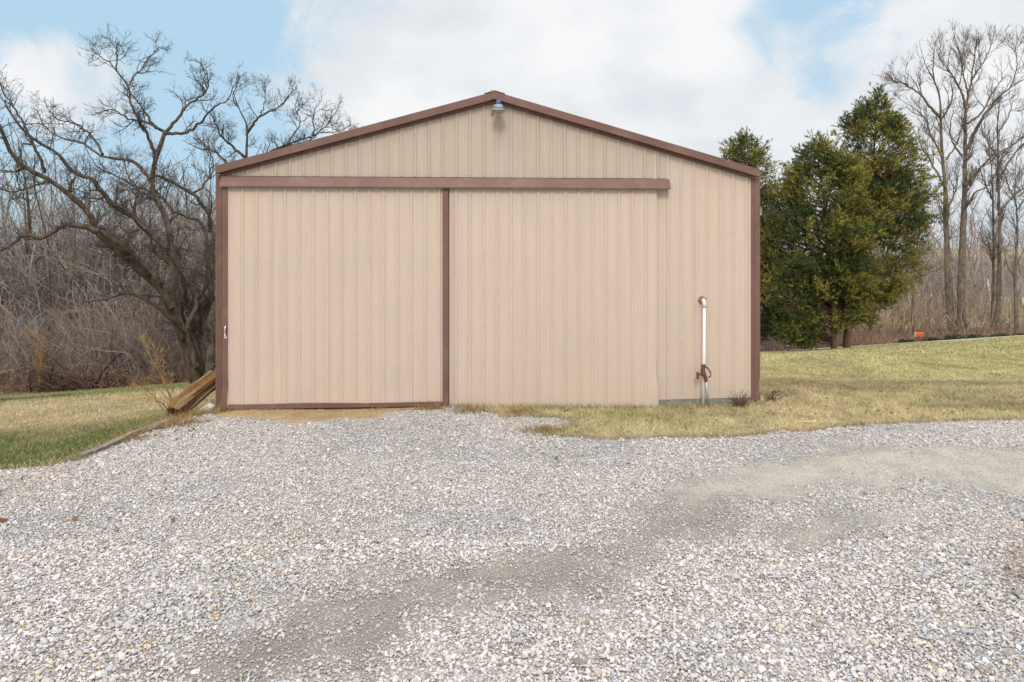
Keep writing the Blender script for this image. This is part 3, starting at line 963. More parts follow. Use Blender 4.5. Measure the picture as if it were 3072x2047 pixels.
# pull handle
hu = wl(677, 995, YD - .04)[0]; hz0 = wl(677, 1010, YD - .04)[1]; hz1 = wl(677, 980, YD - .04)[1]
b = MB()
b.tube([(hu + .012, YD - .045, hz1 + .03), (hu + .012, YD - .045, hz0 - .02)], .005, 6, 1)
b.tube([(hu, YD - .044, hz1), (hu, YD - .075, hz1 - .015), (hu, YD - .075, hz0 + .015), (hu, YD - .044, hz0)], .012, 8, 0)
b.box(hu - .018, hu + .02, YD - .048, YD - .041, hz0 - .03, hz0 + .01, 0)
b.build('handle', [m_white, m_rust], d1, smooth=False)

# right sliding door, plain, its free lower corner bent
uE = wl(1348, 900, YD)[0]; uF = wl(1970, 900, YD)[0]
zE = wl(1365, 1228, YD)[1]; zF = wl(1960, 1219, YD)[1]


def warp_r(u, z):
    t = max(0, (u - (uF - .30)) / .30)
    w = t * t
    return (w * (.028 * math.exp(-((z - .05) / .22) ** 2) - .012 * math.exp(-((z - .55) / .2) ** 2)), w * (-.035 * math.exp(-((z - .2) / .3) ** 2)))


rows_r = [wl(1600, y, YD)[1] for y in (660, 767, 871, 980, 1085)]
d2 = sheet('sliding_door', uE, uF, 0, d_top, YD, wl(1451, 800, YD)[0], m_wall, barn, rows_r, warp=warp_r, seed=6, nz=26,
           bot=lambda u: zE + (zF - zE) * (u - uE) / (uF - uE))
d2['label'] = 'plain sliding door without brown frame'
b = MB()
for k, uq in enumerate((uE + .035, uE + .075)):
    b.prism([(uq - .012, YD, zE + .02), (uq + .012, YD, zE + .02), (uq + .012, YD, d_top), (uq - .012, YD, d_top)],
            [(uq - .006, YD - .016, zE + .02), (uq + .006, YD - .016, zE + .02), (uq + .006, YD - .016, d_top), (uq - .006, YD - .016, d_top)])
b.build('lap_strip', m_wall, d2)
b = MB(); b.box(uF - .016, uF - .002, YD + .004, YD + .05, .35, d_top); b.build('door_frame', m_galv, d2)

# ------------------------------------------------------------------ yard light under the peak
m_blue = mat_noise('blue_photocell', (.05, .11, .30), (.08, .17, .42), scale=20, rough=.35)
m_alu = mat_noise('weathered_aluminium', (.22, .24, .27), (.32, .34, .37), scale=18, rough=.5, metallic=.2)
m_lens = mat_noise('frosted_lens', (.34, .30, .23), (.42, .38, .30), scale=12, rough=.35)
m_brass = mat_noise('old_bracket', (.34, .20, .07), (.46, .30, .12), scale=22, rough=.6)
yl = -.26
lu, lz = wl(1495, 326, yl); s_ = 1 / 178.
tp = empty('yard_light', tuple(loc(lu, yl, lz)), AL)
tag(tp, 'grey barn light with blue top sensor under the roof peak', 'barn light')
b = MB(); b.lathe([(.036, .062), (.041, .064), (.041, .118), (.036, .128), (.028, .133)], (0, 0, 0), 20); b.build('photocell', m_blue, tp, smooth=True)
b = MB(); b.lathe([(.074, .0), (.082, .006), (.078, .012), (.074, .055), (.066, .062), (.040, .064)], (0, 0, 0), 24); b.build('housing', m_alu, tp, smooth=True)
b = MB(); b.lathe([(.112, -.046), (.116, -.044), (.116, -.034), (.098, -.026), (.086, -.010), (.074, -.001)], (0, 0, 0), 28); b.build('reflector', m_alu, tp, smooth=True)
b = MB(); b.lathe([(.05, -.082), (.082, -.074), (.100, -.058), (.106, -.047)], (0, 0, 0), 24); b.build('lens', m_lens, tp, smooth=True)
b = MB(); b.tube([(0, .07, .035), (-.01, .16, .035), (-.03, -yl - .03, .03)], .02, 10); b.build('arm', m_alu, tp, smooth=True)
b = MB(); b.box(-.112, -.07, -yl - .075, -yl - .014, -.035, .055); b.box(-.09, -.04, -yl - .06, -yl - .014, .055, .085); b.build('bracket', m_brass, tp, bevel=.004)

# ------------------------------------------------------------------ white riser pipe and rusty yard hydrant
yp = -.10
m_foam = mat_noise('brown_foam', (.20, .13, .08), (.34, .25, .17), scale=26, rough=.95, bump=1, bscale=45)
u0, z0 = wl(2113, 905, yp); u1, z1 = wl(2108.5, 1216, yp - .03)
pr = empty('water_pipe', tuple(loc(u1, yp - .03, -.05)), AL)
tag(pr, 'white plastic pipe rising up the tan wall into a foamed hole', 'pipe')
ou = lambda u, y, z: (u - u1, y - (yp - .03), z + .05)
b = MB(); b.tube([ou(u1, yp - .03, -.12), ou((u0 + u1) / 2 + .004, yp - .02, .7), ou(u0, yp, z0 - .05)], .0275, 16); b.build('riser', m_white, pr, smooth=True)
b = MB()
b.tube([ou(u0, yp, z0 - .10), ou(u0, yp, z0 - .02), ou(u0, yp + .012, z0 + .006), ou(u0, yp + .035, z0 + .018), ou(u0, .0, z0 + .018)], [.034, .034, .034, .033, .031], 16); b.build('elbow', m_white, pr, smooth=True)
rr = np.random.default_rng(5)
Vf, Ff = subdiv(ICO2, ICF2)
Vf = Vf * (1 + rr.normal(0, .16, (len(Vf), 1))) * np.array([.064, .035, .064]) + np.array(ou(u0 - .012, -.015, z0 + .016))
mesh_np('foam_seal', Vf, [Ff], m_foam, smooth=False, parent=pr)

yh = -.185
hy = empty('yard_hydrant', tuple(loc(*((wl(2122, 1206, yh)[0]), yh, -.04))), AL)
tag(hy, 'rusty iron yard hydrant with pump handle beside the white pipe', 'hydrant')
hu0 = wl(2122, 1206, yh)[0]
hp = lambda px, py, y=0: (wl(px, py, yh)[0] - hu0, y, wl(px, py, yh)[1] + .04)
b = MB(); b.tube([hp(2126, 1222), hp(2123, 1185), hp(2118, 1138)], .017, 12); b.build('standpipe', m_galv, hy, smooth=True)
b = MB()
b.tube([hp(2118, 1145), hp(2117, 1132), hp(2112, 1125)], [.026, .030, .03], 12)
b.tube([hp(2116, 1133), hp(2110, 1125), hp(2102, 1123.5), hp(2093, 1124)], [.026, .024, .019, .017], 12)
b.tube([hp(2093, 1123.5), hp(2093, 1137)], [.022, .021], 12)
b.tube([hp(2089, 1119.5), hp(2094, 1119.5)], .012, 10); b.tube([hp(2093, 1117), hp(2093, 1125)], [.02, .02], 12)
b.build('spout', m_rust, hy, smooth=False)
b = MB()
b.tube([hp(2107, 1124), hp(2105, 1112), hp(2107, 1098)], [.02, .02, .017], 10)
b.tube([hp(2116, 1124), hp(2113, 1110), hp(2114, 1098)], [.009, .009, .009], 8)
b.tube([hp(2104, 1096.5), hp(2117, 1096.5)], [.017, .016], 10)
b.tube([hp(2111, 1126, -.01), hp(2111, 1100, -.01)], .008, 8)
b.build('head', m_rust, hy)
b = MB(); b.tube([hp(2114, 1102, -.012), hp(2121, 1102.5, -.016), hp(2126, 1110, -.018), hp(2131, 1119, -.018), hp(2131, 1127, -.018), hp(2129, 1130, -.018), hp(2124, 1132, -.018)], [.013, .013, .011, .012, .012, .011, .010], 10); b.build('lever', m_rust, hy, smooth=True)

# ================================================================== things at the barn's left corner
# half-rotten log leaning on the side wall
def tapered_log():
    A = at(522, 1250, 11.0); A[2] = float(ground(A[0], A[1])) + .1; B_ = at(680, 1108, 11.95)
    ax = B_ - A; L = np.linalg.norm(ax); T = ax / L
    side = nrm(np.cross(T, np.array([0, 0, 1.]))); upv = np.cross(side, T)
    m, k = 44, 40
    V = []; C = []
    lr = np.random.default_rng(9)
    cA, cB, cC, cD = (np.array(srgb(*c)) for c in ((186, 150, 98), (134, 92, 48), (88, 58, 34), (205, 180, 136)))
    for j in range(m):
        t = j / (m - 1)
        c = A + ax * t
        for i in range(k):
            a = 2 * PI * i / k
            r = .19 + .012 * math.sin(3 * t + 1)
            rid = (vnoise(np.array(i * 1.0), np.array(t * 2.2), 70) - .5) * .045 + (vnoise(np.array(i * .31), np.array(t * 3), 71) - .5) * .05
            ca, sa = math.cos(a), math.sin(a)
            rr_ = r + rid
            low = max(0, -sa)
            # lower side broken away in steps towards the top end
            cut = 1 - low * (.55 - .35 * sstep(.5, .62, t) + .4 * sstep(.80, .83, t))
            if t > .94: rr_ *= 1 - (t - .94) * 3 * (1 if sa < .3 else .3)
            if t < .08: rr_ *= .72 + 3.5 * t
            V.append(c + side * ca * rr_ * .95 + upv * sa * rr_ * cut * .85 + T * lr.normal(0, .01))
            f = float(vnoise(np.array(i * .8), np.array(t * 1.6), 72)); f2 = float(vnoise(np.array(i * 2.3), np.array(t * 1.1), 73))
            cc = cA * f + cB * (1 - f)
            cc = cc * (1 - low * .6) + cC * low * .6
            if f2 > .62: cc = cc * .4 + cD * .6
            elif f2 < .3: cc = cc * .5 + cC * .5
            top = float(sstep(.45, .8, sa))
            cc = cc * np.array((1.0, .86, .72)) * (.15 + .36 * top) + np.array((.020, .005, .0)) * (1 - top)  # painted shading: top kept lighter, flanks and underside darkened in the colour
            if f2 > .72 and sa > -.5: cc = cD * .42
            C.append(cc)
    Fq = []
    for j in range(m - 1):
        for i in range(k):
            Fq.append((j * k + i, j * k + (i + 1) % k, (j + 1) * k + (i + 1) % k, (j + 1) * k + i))
    V = np.array(V); n0 = len(V)
    V = np.vstack([V, A + T * .03, B_ - T * .04]); C += [cC * .8, cC * .6]
    tri = [(n0, (i + 1) % k, i) for i in range(k)] + [(n0 + 1, (m - 1) * k + i, (m - 1) * k + (i + 1) % k) for i in range(k)]
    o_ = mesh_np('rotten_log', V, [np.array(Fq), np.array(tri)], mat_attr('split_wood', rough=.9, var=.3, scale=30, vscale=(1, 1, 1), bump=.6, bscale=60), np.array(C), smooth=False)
    return tag(o_, 'split orange brown log leaning against the left corner of the barn', 'log'), A, B_, T, side, upv


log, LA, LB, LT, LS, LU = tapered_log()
m_black = mat_noise('black_rubber', (.012, .012, .013), (.03, .03, .03), scale=20, rough=.6)
# black rubber scrap hooked over the top of the log
b = MB()
arc = [LA + (LB - LA) * .80 + LU * .155 + LS * (-.04), LA + (LB - LA) * .85 + LU * .185 + LS * (-.05), LA + (LB - LA) * .91 + LU * .18 + LS * (-.05), LA + (LB - LA) * .955 + LU * .15 + LS * (-.05)]
b.tube(resample(arc, 10), .028, 8)
tag(b.build('rubber_strip', m_black, smooth=True), 'black rubber strip lying over the top end of the leaning log', 'rubber scrap')
# white board and white wire mesh in the gap under the log
b = MB()
p = [at(588, 1241, 11.1), at(634, 1232, 11.12), at(642, 1217, 11.32), at(627, 1207, 11.4), at(606, 1220, 11.3)]
off = np.array([0, .015, 0])
b.prism([tuple(q) for q in p], [tuple(q + off) for q in p])
tag(b.build('white_board', m_white), 'broken white board lying under the leaning log', 'board')
b = MB()
for k in range(6):
    x = 635 + k * 3.2
    b.tube([at(x, 1234, 11.62), at(x, 1199, 11.62)], .0035, 5)
for k in range(6):
    y = 1200 + k * 6.4
    b.tube([at(633, y, 11.62), at(654, y, 11.62)], .0035, 5)
tag(b.build('wire_panel', m_white), 'white wire mesh panel beside the barn corner behind the log', 'wire mesh')
b = MB()
p0 = at(583, 1243, 11.2); p1 = at(630, 1226, 11.3)
b.tube(resample([p0, (p0 + p1) / 2 + np.array([0, 0, .01]), p1], 5), [.012, .014, .014, .012, .008], 6)
tag(b.build('dark_rod', m_black), 'thin dark rod on the ground below the leaning log', 'rod')

# grey timbers edging the gravel
m_timber = mat_attr('grey_timber', rough=.95, var=.3, scale=6, vscale=(1, 1, 1), bump=.7, bscale=40)


def timber(p0, p1, w, h, label, seed, lift=0.02):
    r = np.random.default_rng(seed)
    A = np.array([*p0, float(ground(*p0)) + lift]); B_ = np.array([*p1, float(ground(*p1)) + lift])
    T = nrm(B_ - A); s = nrm(np.cross(T, [0, 0, 1.])); u = np.cross(s, T)
    m = 22; V = []; C = []
    ring = [(-1, -1), (-.35, -1), (.35, -1), (1, -1), (1, -.2), (1, 1), (.5, 1), (.1, .93), (-.3, 1), (-1, 1), (-1, .1)]
    k = len(ring)
    for j in range(m):
        t = j / (m - 1); c = A + (B_ - A) * t + u * .012 * math.sin(5 * t + seed)
        e = .75 if j in (0, m - 1) else 1
        for i, (a, b_) in enumerate(ring):
            V.append(c + s * a * w / 2 * e + u * b_ * h / 2 * e + r.normal(0, .0035, 3))
            f = float(vnoise(np.array(i * 1.7), np.array(t * 4), seed)); C.append(np.array(srgb(132, 120, 108)) * (.55 + .8 * f))
    Q = [(j * k + i, j * k + (i + 1) % k, (j + 1) * k + (i + 1) % k, (j + 1) * k + i) for j in range(m - 1) for i in range(k)]
    n0 = len(V); V += [A, B_]; C += [np.array(srgb(110, 96, 84))] * 2
    tri = [(n0, (i + 1) % k, i) for i in range(k)] + [(n0 + 1, (m - 1) * k + i, (m - 1) * k + (i + 1) % k) for i in range(k)]
    return tag(mesh_np('timber', np.array(V), [np.array(Q), np.array(tri)], m_timber, np.array(C), smooth=False), label, 'timber', 'old timbers edging the gravel')


timber(G(246, 1376), G(412, 1299), .10, .08, 'long grey timber along the edge of gravel and left lawn', 3, .03)
timber(G(400, 1297), G(512, 1262), .10, .07, 'thin broken grey timber between the long timber and the log', 4, .03)
timber(G(449, 1293), G(505, 1266), .09, .06, 'short grey board end lying on the gravel side of the timbers', 5, .035)

# ================================================================== twigs and small plants
m_twig = mat_attr('twig_bark', rough=.9, var=.2, scale=20, spec=.15)


def sapling(name, base, stems, label, cat, col, tipcol, seed, twig=(.10, .3), per=9, r0=.011, k=5, grp=None, up=.25):
    r = np.random.default_rng(seed); g = Grow()
    P = np.array([resample([base, *st], 9, .012, r) for st in stems]); R = np.linspace(r0, r0 * .3, 9)[None].repeat(len(P), 0)
    g.add(P, R, k, col, r)
    P1, R1, _ = sprout(P, R, r, per * .5, .25, (twig[1], twig[1] * 2.4), 32, up, .10, 6, rmin=.0035)
    g.add(P1, R1, 4, col, r)
    P2, R2_, _ = sprout(P1, R1, r, per, .15, twig, 38, up, .14, 4, rmin=.003)
    g.add(P2, R2_, 3, tipcol, r, .25)
    return tag(g.build(name, m_twig), label, cat, grp)


YS = 11.3
zs = lambda px, py, Y=YS: at(px, py, Y)
bs = zs(508, 1262)
sapling('sapling', bs, [[zs(520, 1225), zs(500, 1170, 11.4), zs(475, 1110, 11.5), zs(448, 1060, 11.5), zs(420, 998, 11.6)],
                         [zs(500, 1230), zs(460, 1185, 11.2), zs(425, 1150, 11.1)],
                         [zs(490, 1228), zs(455, 1195, 11.5), zs(418, 1163, 11.6)],
                         [zs(518, 1215), zs(495, 1150), zs(478, 1090, 11.1), zs(462, 1035, 11.1)],
                         [zs(516, 1225), zs(512, 1180, 11.6), zs(518, 1140, 11.7)]],
        'yellow twigged bare sapling growing beside the leaning log', 'sapling', np.array(srgb(150, 122, 84)), np.array(srgb(205, 160, 84)), 31, twig=(.05, .16), per=22, r0=.012)

m_dry = m_twig
b1 = loc(wl(2203, 1195)[0], -.22, -.03)
r = np.random.default_rng(12); g = Grow()
st = []
for i in range(46):
    a = r.uniform(-1.1, 1.1); L = r.uniform(.12, .34)
    d = np.array([math.sin(a) * .8, r.normal(0, .35), math.cos(a)]); st.append(resample([b1 + r.normal(0, .05, 3) * [1.6, 1, 0], b1 + d * L * .55, b1 + d * L + r.normal(0, .03, 3)], 6, .006, r))
st = np.array(st); g.add(st, np.linspace(.005, .0025, 6)[None].repeat(len(st), 0), 4, np.array(srgb(104, 80, 62)), r, .3)
P1, R1, _ = sprout(st, np.full(st.shape[:2], .004), r, 12, .3, (.04, .1), 45, .2, .15, 4, rmin=.002); g.add(P1, R1, 3, np.array(srgb(120, 92, 66)), r, .3)
tag(g.build('dead_weed', m_twig), 'clump of dead brown weed stems at the wall right of the hydrant', 'weed')
b1 = loc(W + .22, .15, -.04)
r = np.random.default_rng(13); g = Grow(); st = []
for i in range(30):
    d = np.array([r.uniform(-.2, 1), r.normal(0, .3), r.uniform(.2, .8)]); L = r.uniform(.12, .4)
    st.append(resample([b1 + r.normal(0, .06, 3) * [1.5, 1, 0], b1 + d * L * .6, b1 + d * L], 6, .008, r))
st = np.array(st); g.add(st, np.linspace(.007, .003, 6)[None].repeat(len(st), 0), 4, np.array(srgb(110, 84, 64)), r, .3)
tag(g.build('dead_weed', m_twig), 'tuft of dead stalks by the dented right corner trim', 'weed')


def stick(pts, r0, label, col, seed, name='stick', lift=.02, br=True):
    P = np.array([[x, y, float(ground(x, y)) + lift] for x, y in pts]); r = np.random.default_rng(seed); g = Grow()
    q = resample(P, 12, .008, r)[None]; R = np.linspace(r0, r0 * .4, 12)[None]
    g.add(q, R, 6, col, r)
    if br:
        P1, R1, _ = sprout(q, R, r, 3, .2, (.1, .3), 40, .0, .1, 5, rmin=.004, flat=.6); g.add(P1, R1, 4, col, r)
    return tag(g.build(name, m_twig), label, 'stick')


stick([G(2396, 1271), G(2470, 1272), G(2532, 1270)], .011, 'pale stripped stick lying on the grass near the gravel edge', np.array(srgb(215, 195, 150)), 1, br=False)
stick([G(2830, 1235), G(2880, 1229), G(2900, 1232), G(2945, 1236)], .010, 'thin forked stick on the worn grass at far right', np.array(srgb(180, 160, 125)), 2)


def gpx(px, py):
    """march a pixel ray to the terrain"""
    for Y in np.arange(8, 60, .1):
        p = at(px, py, Y)
        if p[2] < float(ground(p[0], p[1])):
            return p[0], p[1]
    return at(px, py, 28)[:2]


stick([gpx(0, 1204), gpx(110, 1196), gpx(222, 1188)], .045, 'long fallen dark branch lying across the far left lawn', np.array(srgb(96, 82, 70)), 3, 'fallen_branch', .05)

# dead leaves on gravel and lawn
r = np.random.default_rng(77)
lv, lc = [], []
cand = [(G(px, py), s) for px, py, s in [(520, 1568, 1), (225, 1567, 1), (10, 1575, 1.3), (370, 1545, 1), (1668, 1384, 1.1), (2236, 1242, 1), (2205, 1232, .7), (2060, 1290, 1.1), (2075, 1291, 1), (2320, 1174, 1.6), (65, 1448, .8), (430, 1470, .8)]]
for i in range(60):
    cand.append((G(r.uniform(1650, 3050), r.uniform(1220, 1275)), r.uniform(.4, .8)))
for i in range(16):
    cand.append((G(r.uniform(2970, 3090), r.uniform(1640, 1760)), r.uniform(.35, .6)))
for i in range(160):
    x_, y_ = r.uniform(3, 16), r.uniform(10.3, 20)
    if float(is_gravel(np.array([x_]), np.array([y_]))[0]) < 0 and not in_barn(np.array([[x_, y_]]), .1)[0]: cand.append(((x_, y_), r.uniform(.5, 1.1)))
for i in range(50):
    cand.append((G(r.uniform(420, 600), r.uniform(1270, 1330)), r.uniform(.4, .8)))
for (x, y), s in cand:
    z = float(ground(x, y)) + .035; a = r.uniform(0, 2 * PI)
    L = np.array([math.cos(a), math.sin(a), r.uniform(-.3, .5)]) * .045 * s; Wd = np.array([-math.sin(a), math.cos(a), r.uniform(.2, .8)]) * .025 * s
    c = np.array([x, y, z]); lv += [c - L, c - L * .1 + Wd, c + L, c - L * .1 - Wd * .7]
    lc += [np.array(srgb(112, 82, 58)) * r.uniform(.5, 1.4)] * 4
lv = np.array(lv)
o = mesh_np('fallen_leaves', lv, [np.arange(len(lv)).reshape(-1, 4)], m_twig, np.array(lc), smooth=False)
tag(o, 'scattered brown dead leaves on the gravel and grass', 'leaves', kind='stuff')

# ================================================================== trees
m_bark = mat_attr('grey_bark', rough=.95, var=.65, scale=7, vscale=(1, 1, .4), bump=1.0, bscale=18, spec=.1)
m_fine = mat_attr('twigs', rough=.95, var=.15, scale=6, spec=.05)
BK = np.array(srgb(90, 80, 69)); BKT = np.array(srgb(84, 76, 70))


def traced_tree(name, limbs, Y0, label, cat, seed, bark, twigc, tw, forks=(), group=None):
    """limbs: (pixel polyline, depth offset at start, at end, r0, r1) -> real limbs spread in depth; twigs grown from them"""
    r = np.random.default_rng(seed)
    root_px = limbs[0][0][0]
    base = at(*root_px, Y0)
    root = empty(name, tuple(base))
    tag(root, label, cat, group)
    m = 26; P = []; R = []
    for pts, d0, d1, r0, r1 in limbs:
        n = len(pts)
        q = [at(x, y, Y0 + d0 + (d1 - d0) * (i / (n - 1)) ** 1.1) for i, (x, y) in enumerate(pts)]
        P.append(resample(q, m, .02, r)); R.append(r0 + (r1 - r0) * np.linspace(0, 1, m) ** .85)
    P = np.array(P) - base; R = np.array(R) * .9
    R = R * (1 + r.normal(0, .05, R.shape))
    g = Grow(); g.add(P, R, 9, bark, r, .06); tr = g.build('trunk', m_bark, root)
    g = Grow()
    L0, L0r = P, R
    for (per, tmin, ln, ang, up, wig, mm, k, rmin, curl, c) in tw:
        L0, L0r, _ = sprout(L0, L0r, r, per, tmin, ln, ang, up, wig, mm, rmin=rmin, curl=curl)
        g.add(L0, L0r, k, c, r)
    g.build('crown', m_fine, root)
    return root


hack = [
    ([(588, 1150), (562, 1040), (536, 980), (517, 925), (488, 870), (430, 818), (345, 745), (292, 697), (281, 660), (210, 585), (147, 540), (71, 504), (27, 446), (4, 388), (-30, 320)], 0, -3.5, .25, .05),
    ([(600, 1150), (585, 1040), (547, 979), (534, 900), (520, 800), (504, 692), (488, 632), (471, 600), (455, 536), (469, 473), (495, 400)], .2, .5, .22, .085),
    ([(610, 1150), (606, 1060), (596, 1006), (630, 900), (634, 860), (622, 790), (618, 708), (602, 670), (560, 650), (520, 638)], .3, 2.5, .20, .05),
    ([(625, 1150), (632, 1040), (648, 960), (662, 860), (690, 760), (735, 690)], -.2, 1.5, .21, .12),
    ([(590, 1100), (547, 979), (510, 958), (461, 914), (401, 882), (360, 884), (325, 898), (255, 901)], -.3, -3, .13, .03),
    ([(484, 850), (430, 790), (380, 745), (345, 720), (300, 695)], -1.3, -2.2, .13, .10),
    ([(293, 697), (233, 676), (179, 681), (130, 714), (70, 708), (33, 735), (-20, 760)], -2.2, -4.2, .13, .035),
    ([(534, 790), (490, 735), (437, 690), (395, 645), (357, 630), (312, 585), (277, 540), (223, 518), (178, 469), (112, 424), (60, 380), (10, 300)], .3, -1.5, .17, .03),
    ([(134, 520), (125, 482), (89, 411), (49, 330), (13, 286), (-6, 225)], -2.8, -3.8, .07, .015),
    ([(210, 578), (209, 560), (216, 542)], -2.4, -2.5, .06, .05),
    ([(469, 470), (446, 411), (424, 371), (393, 313), (384, 263), (348, 210), (313, 179), (272, 147)], .5, -.8, .08, .014),
    ([(384, 263), (402, 228), (429, 205), (442, 179), (470, 150), (491, 138)], -.3, .5, .04, .012),
    ([(348, 210), (351, 170), (348, 112)], -.6, -.8, .035, .012),
    ([(495, 398), (460, 371), (424, 321), (395, 285), (370, 255)], .6, 1.8, .07, .015),
    ([(495, 398), (433, 366), (384, 357), (339, 330), (285, 342)], .6, -1.3, .06, .015),
    ([(495, 400), (527, 362), (558, 321), (580, 304), (620, 272), (622, 223), (585, 176)], .5, 1.6, .08, .014),
    ([(498, 402), (558, 397), (598, 371), (634, 330), (680, 300), (700, 262)], .5, -.7, .08, .016),
    ([(457, 536), (437, 520), (393, 482), (304, 469), (250, 429), (179, 411), (134, 380), (110, 330)], .4, 1.8, .09, .018),
    ([(308, 464), (277, 411), (223, 371), (170, 357), (130, 300)], .9, 2.8, .06, .014),
    ([(630, 696), (625, 640), (576, 582), (513, 545), (469, 527)], 2, .4, .10, .06),
    ([(576, 582), (610, 560), (640, 500), (625, 450), (600, 420)], 1.4, 2.2, .06, .015),
    ([(500, 684), (520, 640), (480, 590), (410, 560), (380, 545), (330, 520), (290, 500), (255, 440)], 1.0, 2.4, .07, .015),
    ([(437, 690), (400, 640), (415, 575), (385, 530), (370, 470)], -.3, 1.0, .06, .014),
    ([(540, 1020), (570, 960), (590, 900), (560, 800), (530, 750)], -.6, 1.2, .12, .07),
    ([(606, 1060), (575, 960), (556, 880), (545, 830)], .8, 1.4, .14, .10),
    ([(147, 540), (95, 560), (40, 575), (-20, 560)], -2.9, -4, .06, .02),
    ([(71, 504), (40, 515), (-10, 508)], -3.1, -3.3, .05, .02),
    ([(517, 925), (470, 850), (420, 790), (365, 735), (330, 700), (300, 680)], -.9, -2.0, .15, .10),
    ([(622, 1010), (600, 930), (575, 870), (540, 820), (505, 790), (470, 760), (450, 700)], .5, 2.2, .12, .03),
    ([(640, 960), (655, 900), (650, 830), (640, 760), (645, 700)], -.4, -1.6, .11, .03),
    ([(420, 690), (385, 700), (350, 720), (330, 735)], -.2, -1.2, .06, .02),
    ([(590, 900), (625, 850), (640, 800), (630, 740)], .2, -.8, .07, .02),
]
tw_h = [(4.6, .2, (.6, 1.9), 52, .22, .22, 9, 5, .010, .06, BKT), (7.4, .12, (.35, 1.0), 50, .28, .26, 7, 4, .0065, .08, BKT), (11, .1, (.14, .45), 45, .25, .26, 5, 3, .0046, .05, BKT * 1.05)]
traced_tree('bare_tree', hack, 27.0, 'large spreading bare tree with twisted dark limbs left of the barn', 'tree', 4, BK, BKT, tw_h)
hack2 = [
    ([(770, 1150), (765, 900), (757, 700), (745, 560), (737, 470), (741, 380), (714, 321), (700, 270)], 0, -.5, .26, .02),
    ([(741, 400), (781, 348), (830, 325), (862, 295), (880, 270)], -.3, -1.2, .08, .014),
    ([(745, 480), (674, 420), (650, 380), (630, 335)], -.2, -1.5, .09, .016),
    ([(750, 560), (690, 500), (643, 455), (598, 446), (545, 420)], -.1, 1.4, .10, .014),
    ([(757, 600), (800, 475), (848, 440), (915, 428), (960, 400)], 0, -1.6, .12, .014),
    ([(848, 440), (900, 420), (941, 405), (938, 350), (960, 303)], -.6, .6, .06, .012),
    ([(941, 410), (985, 370), (1010, 335)], 0, .6, .045, .012),
    ([(714, 321), (700, 290), (718, 225)], -.4, .3, .035, .012),
    ([(781, 348), (795, 300), (795, 245)], -.5, .3, .035, .012),
    ([(862, 430), (900, 370), (885, 320), (900, 280)], -.7, .9, .045, .012),
    ([(960, 400), (1020, 395), (1050, 375)], -1.6, -2, .03, .01),
]
traced_tree('bare_tree', hack2, 33.0, 'bare tree standing behind the barn, only its upper limbs over the left roof', 'tree', 5, BK, BKT, tw_h)

GB = np.array(srgb(112, 100, 88)); GT = np.array(srgb(112, 99, 88))
tw_r = [(2.6, .3, (1.1, 2.8), 36, .5, .09, 8, 5, .016, .0, GT), (5.0, .12, (.6, 1.6), 36, .45, .10, 6, 4, .0095, .0, GT), (7.0, .1, (.3, .8), 34, .35, .12, 5, 3, .007, 0, GT)]
t1 = [([(2886, 1012), (2884, 860), (2889, 720), (2894, 563), (2894, 430), (2898, 318), (2916, 229), (2925, 162), (2930, 108)], 0, .3, .34, .02),
      ([(2898, 327), (2880, 264), (2849, 215), (2822, 180), (2809, 150)], 0, -1, .10, .02),
      ([(2903, 447), (2938, 371), (2988, 300), (3032, 264), (3090, 225)], 0, -1.5, .16, .02),
      ([(2903, 371), (2947, 336), (2970, 291), (3010, 230)], 0, 1.4, .10, .02),
      ([(2914, 240), (2945, 195), (2965, 160), (2979, 117)], .2, 1.0, .07, .02),
      ([(2905, 290), (2890, 220), (2880, 160), (2862, 110)], .2, -.8, .07, .02),
      ([(2892, 560), (2930, 520), (2975, 470), (3030, 440), (3080, 400)], 0, -1.7, .12, .02),
      ([(2894, 480), (2860, 430), (2850, 380), (2862, 330)], 0, 1.2, .09, .02),
      ([(2889, 640), (2925, 580), (2960, 560), (3010, 500)], 0, 1.5, .09, .02),
      ([(3032, 264), (3050, 200), (3045, 140)], -1, -1.2, .05, .015)]
traced_tree('bare_tree', t1, 45.0, 'tallest bare tree at right with a thick straight trunk', 'tree', 6, GB, GT, tw_r)
t2 = [([(2858, 1010), (2845, 860), (2840, 720), (2836, 563), (2827, 452), (2822, 354), (2818, 282), (2800, 229), (2804, 140)], 0, .3, .30, .02),
      ([(2822, 354), (2796, 327), (2764, 287), (2711, 251), (2660, 240)], 0, -1.3, .12, .02),
      ([(2822, 360), (2849, 318), (2858, 273), (2850, 225)], 0, 1.3, .09, .02),
      ([(2827, 470), (2790, 400), (2770, 350), (2720, 310)], 0, 1.2, .10, .02),
      ([(2838, 480), (2871, 430), (2880, 390)], 0, -1, .08, .02),
      ([(2764, 287), (2740, 240), (2715, 215)], -.7, -.2, .05, .015),
      ([(2800, 235), (2775, 190), (2765, 150)], .2, .8, .05, .015),
      ([(2836, 563), (2790, 480), (2765, 440), (2755, 380)], 0, -1.0, .09, .02),
      ([(2838, 640), (2870, 560), (2866, 500)], 0, .9, .08, .02)]
traced_tree('bare_tree', t2, 45.6, 'bare tree with pale forked trunk left of the tallest one', 'tree', 7, GB * 1.15, GT, tw_r)
t3 = [([(2992, 1005), (2996, 860), (2998, 720), (2996, 541), (2992, 452), (2996, 336), (3010, 260)], 0, .3, .20, .02),
      ([(2996, 541), (3030, 480), (3072, 430), (3110, 400)], 0, -1, .09, .02),
      ([(2994, 470), (2960, 420), (2955, 370)], 0, 1, .07, .02), ([(2996, 640), (3040, 590), (3080, 560)], 0, 1.2, .08, .02), ([(2994, 400), (3025, 350), (3040, 300)], 0, .8, .06, .02)]
